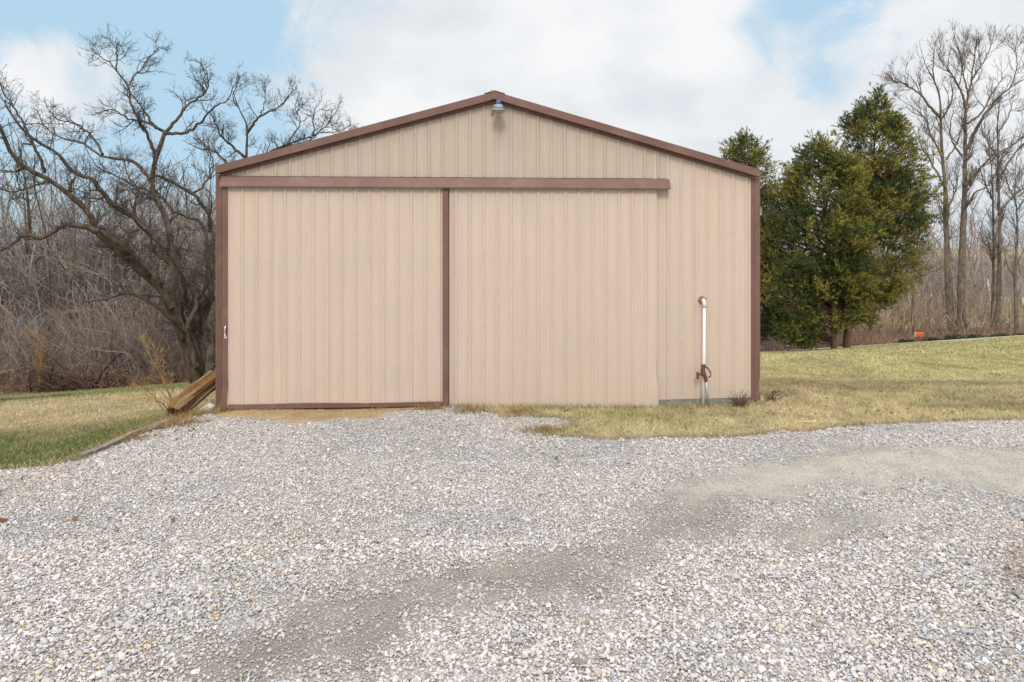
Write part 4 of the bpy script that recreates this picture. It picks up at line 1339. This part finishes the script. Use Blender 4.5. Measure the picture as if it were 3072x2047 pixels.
traced_tree('bare_tree', t3, 44.0, 'slimmer bare tree near the right edge with outspread right limbs', 'tree', 8, GB * 1.1, GT, tw_r)
t4 = [([(2976, 1005), (2981, 800), (2979, 640), (2977, 541), (2968, 460), (2960, 400)], 0, .3, .15, .02), ([(2979, 600), (2950, 540), (2935, 480)], 0, -.8, .07, .02), ([(2977, 540), (3000, 490), (3010, 450)], 0, .8, .06, .02)]
traced_tree('bare_tree', t4, 46.5, 'thin shorter bare tree close behind the slimmer one at right', 'tree', 9, GB, GT, tw_r)
t5 = [([(3050, 1000), (3046, 840), (3052, 700), (3044, 560), (3050, 470)], 0, .4, .14, .015), ([(3048, 640), (3075, 590), (3090, 540)], 0, .8, .06, .02), ([(3048, 600), (3022, 550), (3012, 510)], 0, -.8, .06, .02)]
traced_tree('bare_tree', t5, 43.0, 'young bare tree at the very right edge of the wood', 'tree', 10, GB, GT, tw_r)
t6 = [([(2738, 1015), (2740, 860), (2752, 760), (2748, 640), (2760, 560)], 0, .3, .13, .015), ([(2750, 700), (2725, 640), (2715, 580)], 0, -.8, .06, .02), ([(2748, 660), (2775, 610), (2780, 560)], 0, .8, .06, .02)]
traced_tree('bare_tree', t6, 47.0, 'small bare tree just right of the cedar crown behind the mailbox', 'tree', 14, GB, GT, tw_r)


# generic wood trees in the left background, each grown separately
def wood_tree(px, Y, h, r0, seed, label, col, lean=0, grp=None, tp=0.5):
    r = np.random.default_rng(seed)
    x = (px - CX) / F * Y; base = np.array([x, Y, float(ground(x, Y)) - .1])
    root = empty('bare_tree', tuple(base)); tag(root, label, 'tree', grp)
    tr = resample([(0, 0, 0), (lean * .2, r.normal(0, .2), h * .3), (lean * .6, r.normal(0, .4), h * .65), (lean + r.normal(0, .3), r.normal(0, .6), h)], 16, .03, r)[None]
    R = np.linspace(r0, .02, 16)[None]
    P1, R1, _ = sprout(tr, R, r, 1.5, .3, (h * .16, h * .36), 46, .35, .15, 10, rk=.55, rmin=.016, curl=.02)
    g = Grow(); g.add(tr, R, 8, col, r); g.add(P1, R1, 5, col, r); g.build('trunk', m_bark, root)
    g = Grow()
    P2, R2_, _ = sprout(P1, R1, r, 2.0, .15, (.5, 1.5), 46, .3, .2, 7, rmin=.011, curl=.04); g.add(P2, R2_, 4, col * 1.1, r)
    P3, R3, _ = sprout(P2, R2_, r, 3.2, .1, (.2, .6), 42, .25, .2, 5, rmin=.008, curl=.03); g.add(P3, R3, 3, col * 1.15, r)
    g.build('crown', m_fine, root)
    return root


WB = np.array(srgb(116, 105, 95))
WG = 'bare trees at the front of the left wood'
wl_labels = [
    (-40, 33, 12.0, .22, 101, 'bare wood tree cut by the left edge of the photo', -1),
    (36, 36, 10.5, .20, 102, 'bare wood tree standing second from the left edge', .5),
    (118, 39, 9.8, .16, 103, 'slender bare wood tree behind the yellow twigged bush', -.6),
    (185, 35, 9.0, .18, 104, 'bare wood tree directly behind the brush pile', .8),
    (262, 40, 10.2, .20, 105, 'bare wood tree right of the brush pile', -.4),
    (330, 37, 8.6, .15, 106, 'bare wood tree below the lowest limb of the large spreading tree', .3),
    (402, 42, 10.0, .18, 107, 'bare wood tree behind the left of the yellow sapling', .5),
    (468, 38, 8.8, .15, 108, 'bare wood tree directly behind the yellow sapling', -.5),
    (545, 41, 10.0, .18, 109, 'bare wood tree behind the foot of the large spreading tree', .4),
    (630, 37, 9.0, .16, 110, 'bare wood tree showing beside the barn left corner', -.3),
]
for px, Y, h, r0, sd, lab, ln in wl_labels:
    wood_tree(px, Y, h * 1.2, r0, sd, lab, WB * (.9 + .25 * ((sd * 37) % 10) / 10), ln, WG)


# ------------------------------------------------------------------ thickets and the far wood (uncountable mass)
def thicket(name, label, x0, x1, ylo, yhi, n, hlo, hhi, cols, seed, lean=.35, per=1.6, tw=(.4, 1.2), rb=(.008, .03), fine=True, m=8, xk=None, wig=.22, tup=.25, dens2=1.4):
    """x0,x1 photo-pixel bounds of the strip it fills (as bearings), ylo..yhi its depth"""
    r = np.random.default_rng(seed)
    Y = r.uniform(ylo, yhi, n); px = r.uniform(x0, x1, n); X = (px - CX) / F * Y
    if xk is not None:
        k = xk(X, Y); X, Y = X[k], Y[k]; n = len(X)
    Z = ground(X, Y) - .05
    h = r.uniform(hlo, hhi, n) * (.6 + .8 * fbm(X * .25, Y * .25, seed))
    d = nrm(np.stack([r.normal(0, lean, n), r.normal(0, lean, n), np.ones(n)], 1))
    P = np.zeros((n, m, 3)); P[:, 0] = np.stack([X, Y, Z], 1)
    cv = r.normal(0, .07, (n, 3))
    for k in range(1, m):
        P[:, k] = P[:, k - 1] + d * (h / (m - 1))[:, None]
        d = nrm(d + r.normal(0, wig, d.shape) * [1, 1, .6] + cv)
    r0 = r.uniform(*rb, n) * (.5 + h / hhi)
    R = r0[:, None] * np.linspace(1, .3, m)[None]
    cols = np.array(cols); c = cols[r.integers(0, len(cols), n)] * r.normal(1, .18, (n, 1))
    g = Grow(); g.add(P, R, 4, c, r)
    P1, R1, i1 = sprout(P, R, r, per, .12, tw, 48, tup, .2, 6, rmin=rb[0] * .8, curl=.05)
    g.add(P1, R1, 3, c[i1], r)
    if fine:
        P2, R2_, i2 = sprout(P1, R1, r, dens2, .1, (tw[0] * .4, tw[1] * .5), 45, tup, .2, 4, rmin=rb[0] * .6, curl=.04)
        g.add(P2, R2_, 3, c[i1][i2], r)
    return tag(g.build(name, m_fine), label, 'undergrowth' if 'scrub' in name or 'bramble' in name else 'woods', kind='stuff')


gry = [srgb(156, 145, 137), srgb(134, 122, 114), srgb(168, 158, 150), srgb(146, 130, 120)]
red = [srgb(158, 128, 114), srgb(168, 134, 114), srgb(140, 116, 102), srgb(182, 150, 120)]
thicket('woods', 'tangled grey bare wood filling the left background', -260, 900, 34, 54, 2000, 6.5, 13, gry, 201, lean=.16, per=1.4, tw=(.7, 2.0), rb=(.013, .05), dens2=1.6)
thicket('scrub', 'dense grey brown scrub along the edge of the left lawn', -160, 700, 29.2, 36, 2300, 1.6, 5.0, gry + red[:1], 202, lean=.3, per=2.8, tw=(.3, 1.1), rb=(.008, .02), wig=.24, dens2=1.8)
thicket('brambles', 'low reddish brambles at the foot of the left wood', -160, 700, 28.6, 33, 2200, .5, 1.7, red, 203, lean=.75, per=4.0, tw=(.2, .7), rb=(.007, .014), wig=.32, tup=.05, fine=False)
thicket('woods', 'hazy purple grey bare wood beyond the road on the right', 2150, 3330, 56, 78, 900, 6, 12.5, [srgb(168, 154, 148), srgb(156, 140, 134), srgb(180, 166, 156)], 204, lean=.12, per=1.2, tw=(.8, 2.2), rb=(.02, .06), dens2=1.2)
thicket('scrub', 'reddish brown scrub along the far side of the road', 2180, 3230, 43.4, 49, 850, .9, 3.6, red + [srgb(172, 142, 118), srgb(150, 136, 124), srgb(166, 150, 136)], 205, lean=.28, per=2.2, tw=(.4, 1.3), rb=(.01, .026), dens2=1.6)
thicket('brambles', 'low brown weeds at the far road verge', 2200, 3230, 42.0, 44.2, 2200, .25, .85, red + [srgb(190, 158, 118)], 206, lean=.5, per=4.0, tw=(.15, .5), rb=(.008, .014), wig=.3, tup=.1, fine=False)

# yellow-twigged bush in the left wood, brush pile
def gz1(px, Y):
    x = (px - CX) / F * Y
    return np.array([x, Y, float(ground(x, Y))])


bb = gz1(122, 29.0)
sapling('bush', bb, [[at(118, 1080, 29), at(120, 1045, 29), at(88, 985, 29)], [at(125, 1080, 29.3), at(128, 1035, 29.4), at(120, 1000, 29.5)], [at(112, 1090, 28.7), at(105, 1040, 28.6), at(97, 1010, 28.6)]],
        'yellow twigged bush at the edge of the left wood', 'bush', np.array(srgb(180, 138, 84)), np.array(srgb(215, 165, 92)), 41, twig=(.12, .38), per=12, r0=.03)
r = np.random.default_rng(15); g = Grow(); st = []
c0 = gz1(205, 28.9)
for i in range(70):
    a = r.uniform(0, 2 * PI); p0 = c0 + np.array([r.normal(0, .75), r.normal(0, .3), r.uniform(0, .45)])
    d = np.array([math.cos(a), .5 * math.sin(a), r.uniform(-.15, .65)]); L = r.uniform(.6, 2.0)
    st.append(resample([p0, p0 + d * L * .5 + [0, 0, .08], p0 + d * L], 7, .03, r))
st = np.array(st); st[..., 2] = np.maximum(st[..., 2], c0[2] + .02)
Rr = r.uniform(.012, .05, len(st))[:, None] * np.linspace(1, .4, 7)[None]; g.add(st, Rr, 5, np.array(srgb(84, 68, 60)), r, .3)
P1, R1, _ = sprout(st, Rr, r, 2.5, .2, (.3, .9), 45, .1, .2, 5, rmin=.009); g.add(P1, R1, 3, np.array(srgb(100, 76, 66)), r, .3)
tag(g.build('brush_pile', m_fine), 'dark pile of cut branches on the lawn edge before the left wood', 'brush pile')

# evergreen low shrubs beside the road at right
m_ever = mat_attr('evergreen_leaf', rough=.6, var=.2, scale=8, spec=.3)


def leaf_tris(C, D, L, Wd, rng):
    """triangular leaf-sized sprays"""
    n = len(C)
    a = nrm(D); s = nrm(np.cross(a, rng.normal(size=(n, 3))))
    return np.stack([C - s * Wd[:, None], C + s * Wd[:, None], C + a * L[:, None]], 1).reshape(-1, 3)


for i, (px, py, w, lab) in enumerate([(2795, 1012, .62, 'small dark evergreen shrub right of the orange mailbox'), (2862, 1008, .8, 'dark evergreen shrub at the foot of the two tallest trees'),
                                      (2925, 1002, .75, 'dark evergreen shrub between the tall and the slimmer trees'), (2998, 992, .8, 'dark evergreen shrub under the slimmer right tree'),
                                      (3052, 990, .7, 'dark evergreen shrub at the right edge of the photo'), (2718, 1020, .55, 'small dull evergreen shrub left of the orange mailbox')]):
    r = np.random.default_rng(300 + i); Y = 42.3
    x = (px - CX) / F * Y; z = float(ground(x, Y)); n = 1500
    root = empty('shrub', (x, Y, z)); tag(root, lab, 'shrub', 'evergreen shrubs along the road')
    v = nrm(r.normal(size=(n, 3))); v[:, 2] = np.abs(v[:, 2]); rad = r.random(n) ** .4 * .8 * (.75 + .5 * vnoise(v[:, 0] * 3 + 9, v[:, 2] * 3 + 4, i))
    C = v * rad[:, None] * [w * 1.15, w * .8, w * .62]
    T = leaf_tris(C, v + r.normal(0, .6, (n, 3)), r.uniform(.08, .2, n), r.uniform(.02, .045, n), r)
    col = np.array([.055, .078, .048]) * r.uniform(.5, 1.9, (n, 1))
    mesh_np('foliage', T, [np.arange(len(T)).reshape(-1, 3)], m_ever, np.repeat(col, 3, 0), False, root)
    g = Grow(); st = np.array([resample([(0, 0, -.05), tuple(q * .5), tuple(q)], 5) for q in C[:14]]); g.add(st, np.linspace(.02, .006, 5)[None].repeat(14, 0), 4, BK, r); g.build('stem', m_fine, root)

# ------------------------------------------------------------------ red cedars
m_cedar = mat_attr('cedar_foliage', rough=.75, var=.2, scale=3, spec=.2)
m_cbark = mat_attr('cedar_bark', rough=.95, var=.35, scale=4, vscale=(2, 2, .3), bump=.8, bscale=12)
CB = np.array(srgb(128, 98, 84))


def cedar(Y0, trunkpx, prof, label, seed, nb, r0, y_bot, dense=1.0, trunk2=None, warm=.5, flatn=.8):
    """prof: list of (py, px_left, px_right): the crown's width at each height, turned into a round crown of that radius"""
    r = np.random.default_rng(seed)
    base = at(*trunkpx[0], Y0); base[2] = float(ground(base[0], base[1])) - .05
    root = empty('cedar_tree', tuple(base)); tag(root, label, 'cedar', 'evergreen cedars right of the barn')
    tp = np.array([at(x, y, Y0) for x, y in trunkpx]); tp[0] = base
    P = resample(tp, 24, .02, r)
    R = np.linspace(r0, .012, 24)
    g = Grow(); g.add(P[None] - base, R[None] * (1 + r.normal(0, .05, (1, 24))), 10, CB, r, .05)
    if trunk2:
        t2_ = np.array([at(x, y, Y0 + dy) for x, y, dy in trunk2]); t2_[0, 2] = base[2]
        P2 = resample(t2_, 16, .02, r); g.add(P2[None] - base, np.linspace(r0 * .8, .05, 16)[None], 10, CB * 1.1, r, .05)
    py = np.array([p[0] for p in prof], float); pl = np.array([p[1] for p in prof], float); prr = np.array([p[2] for p in prof], float)
    # branches: start on the trunk, end inside the envelope
    nc = nb // 4
    cy_ = py[0] + 6 + (y_bot - py[0] - 6) * r.random(nc) ** .85; ca_ = r.uniform(0, 2 * PI, nc); cr_ = .38 + .62 * r.random(nc) ** .55
    cy_[:9] = py[0] + np.linspace(3, 90, 9); cr_[:9] = np.linspace(.15, .8, 9); ca_[:9] = np.arange(9) * 2.4 + seed
    ci = np.concatenate([np.repeat(np.arange(9), 5), r.integers(0, nc, nb - 45)])
    yy = np.clip(cy_[ci] + r.normal(0, 7, nb), py[0] + 4, y_bot); az = ca_[ci] + r.normal(0, .26, nb)
    l_ = np.interp(yy, py, pl); r_ = np.interp(yy, py, prr); cxp = (l_ + r_) / 2; hw = (r_ - l_) / 2
    rad = hw / F * Y0 * np.clip(cr_[ci] + r.normal(0, .08, nb), .2, 1.06) * 1.03
    axis_c = np.stack([(cxp - CX) / F * Y0, np.full(nb, Y0), H - (yy - CY) / F * Y0], 1)
    end = axis_c + np.stack([np.cos(az) * rad, np.sin(az) * rad * flatn, r.normal(-.05, .12, nb)], 1)
    ts = np.interp(axis_c[:, 2] - .35 * rad - .2, P[:, 2], np.arange(24)); ts = np.clip(ts, 0, 22.99)
    i0 = ts.astype(int); fr = (ts - i0)[:, None]; start = P[i0] * (1 - fr) + P[i0 + 1] * fr
    m = 8; tt = np.linspace(0, 1, m)[None, :, None]
    B = start[:, None] * (1 - tt) + end[:, None] * tt
    B[:, :, 2] += (np.sin(tt[..., 0] * PI) * .22 * rad[:, None]) * r.uniform(-.4, 1, (nb, 1))
    B += r.normal(0, .04, B.shape) * tt
    BR = np.clip(rad * .012, .012, .07)[:, None] * np.linspace(1, .3, m)[None]
    g.add(B - base, BR, 4, CB * .7, r)
    g.build('trunk', m_cbark, root)
    S1, SR1, i1 = sprout(B, BR, r, 6.0 * dense, .30, (.5, 1.3), 42, .10, .12, 6, rmin=.006, vig=.55)
    S2, SR2, i2 = sprout(S1, SR1, r, 5.0 * dense, .08, (.25, .62), 42, .28, .12, 5, rmin=.004)
    gg = Grow(); gg.add(S1 - base, SR1, 3, CB * .5, r)
    # leaf sprays along the finest shoots
    n2 = len(S2); reps = 17
    t = r.uniform(.1, 1, (n2, reps)) * 4; a0 = np.clip(t.astype(int), 0, 3); f_ = (t - a0)[..., None]
    ix = np.arange(n2)[:, None]
    Pp = S2[ix, a0] * (1 - f_) + S2[ix, a0 + 1] * f_; Tn = nrm(S2[ix, a0 + 1] - S2[ix, a0])
    N = n2 * reps; Pp = Pp.reshape(-1, 3); D = nrm(Tn.reshape(-1, 3) * .9 + r.normal(0, .55, (N, 3)) + [0, 0, .15])
    # clumps: each branch keeps its own shade of green, outer tips yellower
    dark, mid_, olive = np.array([.050, .074, .022]), np.array([.145, .162, .036]), np.array([.31, .255, .056])
    bu = np.clip(r.random(nc)[ci] + r.normal(0, .12, nb), 0, .99)
    hgt = np.interp(yy, [py[0], y_bot], [warm, warm * .55])
    bc = np.where((bu < .28)[:, None], dark * 1.3, np.where((bu < .28 + .4 * (1 - hgt))[:, None], mid_, mid_ * .45 + olive * .65))
    cb = bc[i1][i2]; cb = np.repeat(cb, reps, 0) * r.normal(1, .25, (N, 1))
    cb = cb * (1 + .2 * r.normal(0, 1, (n2, 1)).repeat(reps, 0))
    T = leaf_tris(Pp - base, D, r.uniform(.06, .16, N), r.uniform(.009, .022, N), r)
    V0 = np.vstack(gg.V); Q0 = np.vstack(gg.Q); C0 = np.vstack(gg.C)
    tri = np.arange(len(T)).reshape(-1, 3) + len(V0)
    mesh_np('crown', np.vstack([V0, T]), [Q0, tri], m_cedar, np.clip(np.vstack([C0, np.repeat(cb, 3, 0)]), .004, .5), False, root)
    return root


cedar(35.0, [(2540, 1048), (2545, 960), (2570, 850), (2610, 650), (2625, 420), (2630, 296)],
      [(290, 2612, 2655), (318, 2560, 2690), (345, 2535, 2712), (385, 2512, 2730), (430, 2505, 2765), (470, 2510, 2782), (540, 2520, 2780), (600, 2530, 2812), (640, 2540, 2800), (690, 2530, 2822), (740, 2500, 2810), (800, 2480, 2795), (850, 2470, 2730), (900, 2460, 2650), (960, 2470, 2630)],
      'tallest red cedar right of the barn with a golden tinged pointed crown', 501, 680, .2, 955, warm=.85)
cedar(33.5, [(2503, 1050), (2502, 960), (2490, 800), (2470, 600), (2450, 440)],
      [(432, 2436, 2462), (470, 2385, 2535), (510, 2340, 2580), (560, 2312, 2600), (620, 2300, 2610), (700, 2290, 2620), (780, 2285, 2630), (860, 2290, 2620), (920, 2300, 2600), (985, 2330, 2520), (1010, 2360, 2440)],
      'broad darker green cedar in front of the tallest cedar', 502, 680, .17, 1003, warm=.4)
cedar(36.5, [(2240, 1056), (2240, 900), (2236, 600), (2234, 405)],
      [(402, 2220, 2250), (440, 2178, 2285), (480, 2162, 2320), (520, 2158, 2334), (600, 2140, 2352), (700, 2130, 2365), (800, 2120, 2380), (900, 2120, 2390), (960, 2130, 2380), (1004, 2150, 2350)],
      'narrow cedar partly hidden behind the right edge of the barn', 503, 520, .22, 1000, warm=.35)

# ------------------------------------------------------------------ road, mailbox, post, pole, far hills
xs = np.linspace(6, 60, 60)
zr = lambda x: -3.80 + .0645 * (x - 15)
b = MB()
for i in range(len(xs) - 1):
    a, c = xs[i], xs[i + 1]
    b.add([(a, 38.6, zr(a)), (c, 38.6, zr(c)), (c, 41.7, zr(c) + .03), (a, 41.7, zr(a) + .03)], [(0, 1, 2, 3)])
m_road = mat_noise('pale_asphalt', (.33, .30, .26), (.42, .385, .335), scale=6, rough=.9)
tag(b.build('road', m_road), kind='structure')

Ym = 42.0
xm = (2757 - CX) / F * Ym
zm = H - (1010 - CY) / F * Ym; zg = float(ground(xm, Ym))
mb_ = empty('mailbox', (xm, Ym, zg)); tag(mb_, 'orange red roadside mailbox in front of the bare trees', 'mailbox')
m_orange = mat_noise('orange_paint', (.50, .085, .025), (.60, .13, .04), scale=6, rough=.4)
m_cream = mat_noise('cream_paint', (.62, .45, .25), (.7, .55, .35), scale=6, rough=.5)
hb = zm - zg
b = MB()
out = [(-.09, 0), (.09, 0), (.09, .17)] + [(.09 * math.cos(a), .17 + .09 * math.sin(a)) for a in np.linspace(.3, PI - .3, 7)] + [(-.09, .17)]
b.prism([(-.24, y, hb + z) for y, z in out], [(.27, y, hb + z) for y, z in out]); b.build('body', m_orange, mb_, bevel=.006)
b = MB(); b.prism([(-.27, y * .96, hb + z * .97) for y, z in out], [(-.243, y * .96, hb + z * .97) for y, z in out]); b.build('door', m_cream, mb_)
b = MB(); b.box(-.05, .05, -.05, .05, -.2, hb - .003); b.build('post', mat_noise('post_wood', (.16, .12, .09), (.22, .17, .13), scale=9, rough=.9), mb_)

Yp = 37.6; xp = (2364 - CX) / F * Yp; zg = float(ground(xp, Yp)); zt_ = H - (1037 - CY) / F * Yp
pt = empty('marker_post', (xp, Yp, zg)); tag(pt, 'short grey post by the road left of the cedar trunks', 'post')
hh = zt_ - zg
b = MB(); b.prism([(-.07, -.07, -.2), (.07, -.07, -.2), (.07, .07, -.2), (-.07, .07, -.2)], [(-.06, -.06, hh - .04), (.06, -.06, hh - .04), (.06, .06, hh - .04), (-.06, .06, hh - .04)]); b.build('shaft', mat_noise('grey_post', (.30, .30, .30), (.42, .42, .41), scale=8, rough=.8), pt, bevel=.01)
b = MB(); b.lathe([(.085, 0), (.085, .03), (.05, .06)], (0, 0, hh - .038), 12); b.build('cap', m_white, pt)

Yq = 62.0; q0 = at(2972, 950, Yq); q1 = at(2962, 838, Yq); zg = float(ground(q0[0], Yq))
pl = empty('light_pole', (q0[0], Yq, zg)); tag(pl, 'slim white pole standing in the field beyond the right trees', 'pole')
b = MB(); b.tube([(0, 0, -.2), (-.05, 0, (q1[2] - zg) * .5), (q1[0] - q0[0], 0, q1[2] - zg)], [.09, .075, .06], 8); b.build('shaft', m_white, pl, smooth=True)
b = MB(); b.lathe([(.05, 0), (.14, .04), (.15, .12), (.06, .18)], (q1[0] - q0[0] - .12, 0, q1[2] - zg - .1), 12); b.build('lamp_head', m_white, pl, smooth=True)

# distant wooded hills all round the back
m_hill = mat_noise('bare_wood_hillside', (.19, .16, .15), (.28, .24, .22), scale=.55, rough=1, vscale=(1, 1, .5), bump=0, spec=.0, detail=8)
hv, nA, nR = [], 1500, 12
for j in range(nR):
    for i in range(nA):
        a = -1.25 + 2.5 * i / (nA - 1)
        rr = 95 + j * 9
        x, y = rr * math.sin(a), rr * math.cos(a)
        hgt = float(sstep(0, 7, j)) * (1.6 + 2.0 * float(fbm(a * 4, .3, 91)) + 2.2 * float(vnoise(np.array(x * .2), np.array(y * .2), 92)) + 1.6 * float(vnoise(np.array(x * .9), np.array(y * .9), 93)) + 1.5 * RNG.random() ** 2)
        hgt *= 1 - .25 * float(sstep(.0, .5, a))
        hv.append((x, y, -4.5 + hgt))
Q = np.array([(j * nA + i, j * nA + i + 1, (j + 1) * nA + i + 1, (j + 1) * nA + i) for j in range(nR - 1) for i in range(nA - 1)])
o = mesh_np('hills', np.array(hv), [Q], m_hill, smooth=True); tag(o, kind='structure')

# ================================================================== sky, sun, camera
SUN_EL, SUN_AZ = math.radians(40), math.radians(183)     # azimuth clockwise from +Y: behind and left of the camera
w = bpy.data.worlds.new('World'); scene.world = w; w.use_nodes = True
nt = w.node_tree; N = nt.nodes.new; L = nt.links.new
bg = nt.nodes['Background']; bg.inputs['Strength'].default_value = .10
sky = N('ShaderNodeTexSky'); sky.sky_type = 'NISHITA'; sky.sun_disc = False
sky.sun_elevation = SUN_EL; sky.sun_rotation = SUN_AZ; sky.air_density = 1.0; sky.dust_density = 1.2; sky.ozone_density = 1.0
tc = N('ShaderNodeTexCoord')
blobs = [  # bearing given by photo pixel, angular radius (rad), weight: + cloud, - clear
    (1360, 110, .15, .48), (1650, 250, .20, .42), (1250, 330, .16, .42), (1950, 330, .16, .5), (2300, 290, .13, .40), (2050, 480, .20, .40), (1000, 230, .08, .35), (1100, 50, .09, .40), (1750, 60, .14, .4),
    (235, 265, .055, .62), (170, 235, .05, .35), (2900, 200, .11, .55), (2750, 330, .14, .48), (2500, 430, .14, .42), (3060, 260, .13, .4), (3020, 10, .06, .30), (2150, 120, .06, .25),
    (20, 260, .05, .38), (350, 640, .30, .18), (2900, 560, .25, .12),
    (2430, 130, .085, -.70), (2600, 80, .11, -.45), (2900, 70, .09, -.40), (500, 120, .26, -.35), (150, 60, .22, -.35), (1100, 130, .05, -.65), (1250, 215, .03, -.4), (2190, 190, .045, -.45), (1180, 300, .03, -.25), (1990, 160, .04, -.25), (750, 300, .12, -.3), (2560, 230, .05, -.3), (2480, 290, .035, -.3)]
acc = None
for px, py, rad, wt in blobs:
    d = nrm(np.array([(px - CX) / F, 1, (CY - py) / F]))
    dp = N('ShaderNodeVectorMath'); dp.operation = 'DOT_PRODUCT'; dp.inputs[1].default_value = tuple(d); L(tc.outputs['Generated'], dp.inputs[0])
    mr = N('ShaderNodeMapRange'); mr.interpolation_type = 'SMOOTHSTEP'
    mr.inputs['From Min'].default_value = math.cos(rad * 1.7); mr.inputs['From Max'].default_value = 1 - (1 - math.cos(rad)) * .15
    mr.inputs['To Min'].default_value = 0; mr.inputs['To Max'].default_value = wt
    L(dp.outputs['Value'], mr.inputs['Value'])
    if acc is None:
        acc = mr.outputs[0]
    else:
        ad = N('ShaderNodeMath'); ad.operation = 'ADD'; L(acc, ad.inputs[0]); L(mr.outputs[0], ad.inputs[1]); acc = ad.outputs[0]
mp = N('ShaderNodeMapping'); mp.inputs['Scale'].default_value = (1, 1, 1.5); L(tc.outputs['Generated'], mp.inputs['Vector'])
nz = N('ShaderNodeTexNoise'); nz.inputs['Scale'].default_value = 8.0; nz.inputs['Detail'].default_value = 9; nz.inputs['Roughness'].default_value = .62; nz.inputs['Distortion'].default_value = .5
L(mp.outputs[0], nz.inputs['Vector'])
ml = N('ShaderNodeMath'); ml.operation = 'MULTIPLY_ADD'; L(nz.outputs['Fac'], ml.inputs[0]); ml.inputs[1].default_value = 3.2; ml.inputs[2].default_value = -1.32
ad = N('ShaderNodeMath'); ad.operation = 'ADD'; L(acc, ad.inputs[0]); L(ml.outputs[0], ad.inputs[1])
sx = N('ShaderNodeSeparateXYZ'); L(tc.outputs['Generated'], sx.inputs[0])
def mrange(sock, a, b_, t0, t1):
    q = N('ShaderNodeMapRange'); q.interpolation_type = 'SMOOTHSTEP'
    for nm, vv in zip(('From Min', 'From Max', 'To Min', 'To Max'), (a, b_, t0, t1)): q.inputs[nm].default_value = vv
    L(sock, q.inputs['Value']); return q.outputs[0]
def plus(a, b_):
    q = N('ShaderNodeMath'); q.operation = 'ADD'; L(a, q.inputs[0]); L(b_, q.inputs[1]); return q.outputs[0]
ad_o = plus(plus(ad.outputs[0], mrange(sx.outputs['Z'], .40, .62, 0, .55)), mrange(sx.outputs['Y'], -.3, .25, .5, 0))  # extra cloud added out of view, overhead and behind, to whiten the light
mk = N('ShaderNodeMapRange'); mk.interpolation_type = 'SMOOTHSTEP'; mk.inputs['From Min'].default_value = -.05; mk.inputs['From Max'].default_value = 1.20; L(ad_o, mk.inputs['Value'])
# blue: Nishita mixed with pale cyan air
mxb = N('ShaderNodeMix'); mxb.data_type = 'RGBA'; mxb.inputs['Factor'].default_value = .86
L(sky.outputs[0], mxb.inputs['A']); mxb.inputs['B'].default_value = (4.9, 7.1, 8.8, 1)
nz2 = N('ShaderNodeTexNoise'); nz2.inputs['Scale'].default_value = 5; nz2.inputs['Detail'].default_value = 8; L(mp.outputs[0], nz2.inputs['Vector'])
cr = N('ShaderNodeValToRGB'); cr.color_ramp.elements[0].position = .34; cr.color_ramp.elements[1].position = .62
cr.color_ramp.elements[0].color = (.72, .765, .81, 1); cr.color_ramp.elements[1].color = (.92, .925, .94, 1); L(nz2.outputs['Fac'], cr.inputs['Fac'])
sc10 = N('ShaderNodeVectorMath'); sc10.operation = 'SCALE'; sc10.inputs['Scale'].default_value = 10; L(cr.outputs[0], sc10.inputs[0])
mxs = N('ShaderNodeMix'); mxs.data_type = 'RGBA'; L(mk.outputs[0], mxs.inputs['Factor']); L(mxb.outputs['Result'], mxs.inputs['A']); L(sc10.outputs[0], mxs.inputs['B'])
fin = N('ShaderNodeVectorMath'); fin.operation = 'SCALE'; L(mxs.outputs['Result'], fin.inputs[0])
L(mrange(sx.outputs['Z'], .38, .85, 1.0, 2.3), fin.inputs['Scale'])      # unseen sky overhead brightened as added soft fill, like an overcast zenith
L(fin.outputs[0], bg.inputs['Color'])

sd = bpy.data.lights.new('sun', 'SUN'); sd.energy = 1.5; sd.angle = math.radians(16); sd.color = (1, .93, .82)
so = bpy.data.objects.new('sun', sd); COL.objects.link(so)
dv = Vector((math.sin(SUN_AZ) * math.cos(SUN_EL), math.cos(SUN_AZ) * math.cos(SUN_EL), math.sin(SUN_EL)))
so.rotation_euler = dv.to_track_quat('Z', 'Y').to_euler(); so.location = dv * 50

cd = bpy.data.cameras.new('camera'); cd.sensor_width = 36; cd.sensor_fit = 'HORIZONTAL'; cd.lens = 36 * F / 3072
cd.shift_y = -(1023.5 - CY) / 3072; cd.clip_end = 5000; cd.clip_start = .05
co = bpy.data.objects.new('camera', cd); COL.objects.link(co); co.location = (0, 0, H); co.rotation_euler = (PI / 2, 0, 0)
scene.camera = co
scene.view_settings.view_transform = 'Standard'; scene.view_settings.look = 'None'; scene.view_settings.exposure = 0.03; scene.view_settings.gamma = 1
scene.view_settings.use_curve_mapping = False
scene.render.engine = 'CYCLES'; scene.cycles.max_bounces = 5; scene.cycles.diffuse_bounces = 3; scene.cycles.use_denoising = True; scene.cycles.denoiser = 'OPENIMAGEDENOISE'
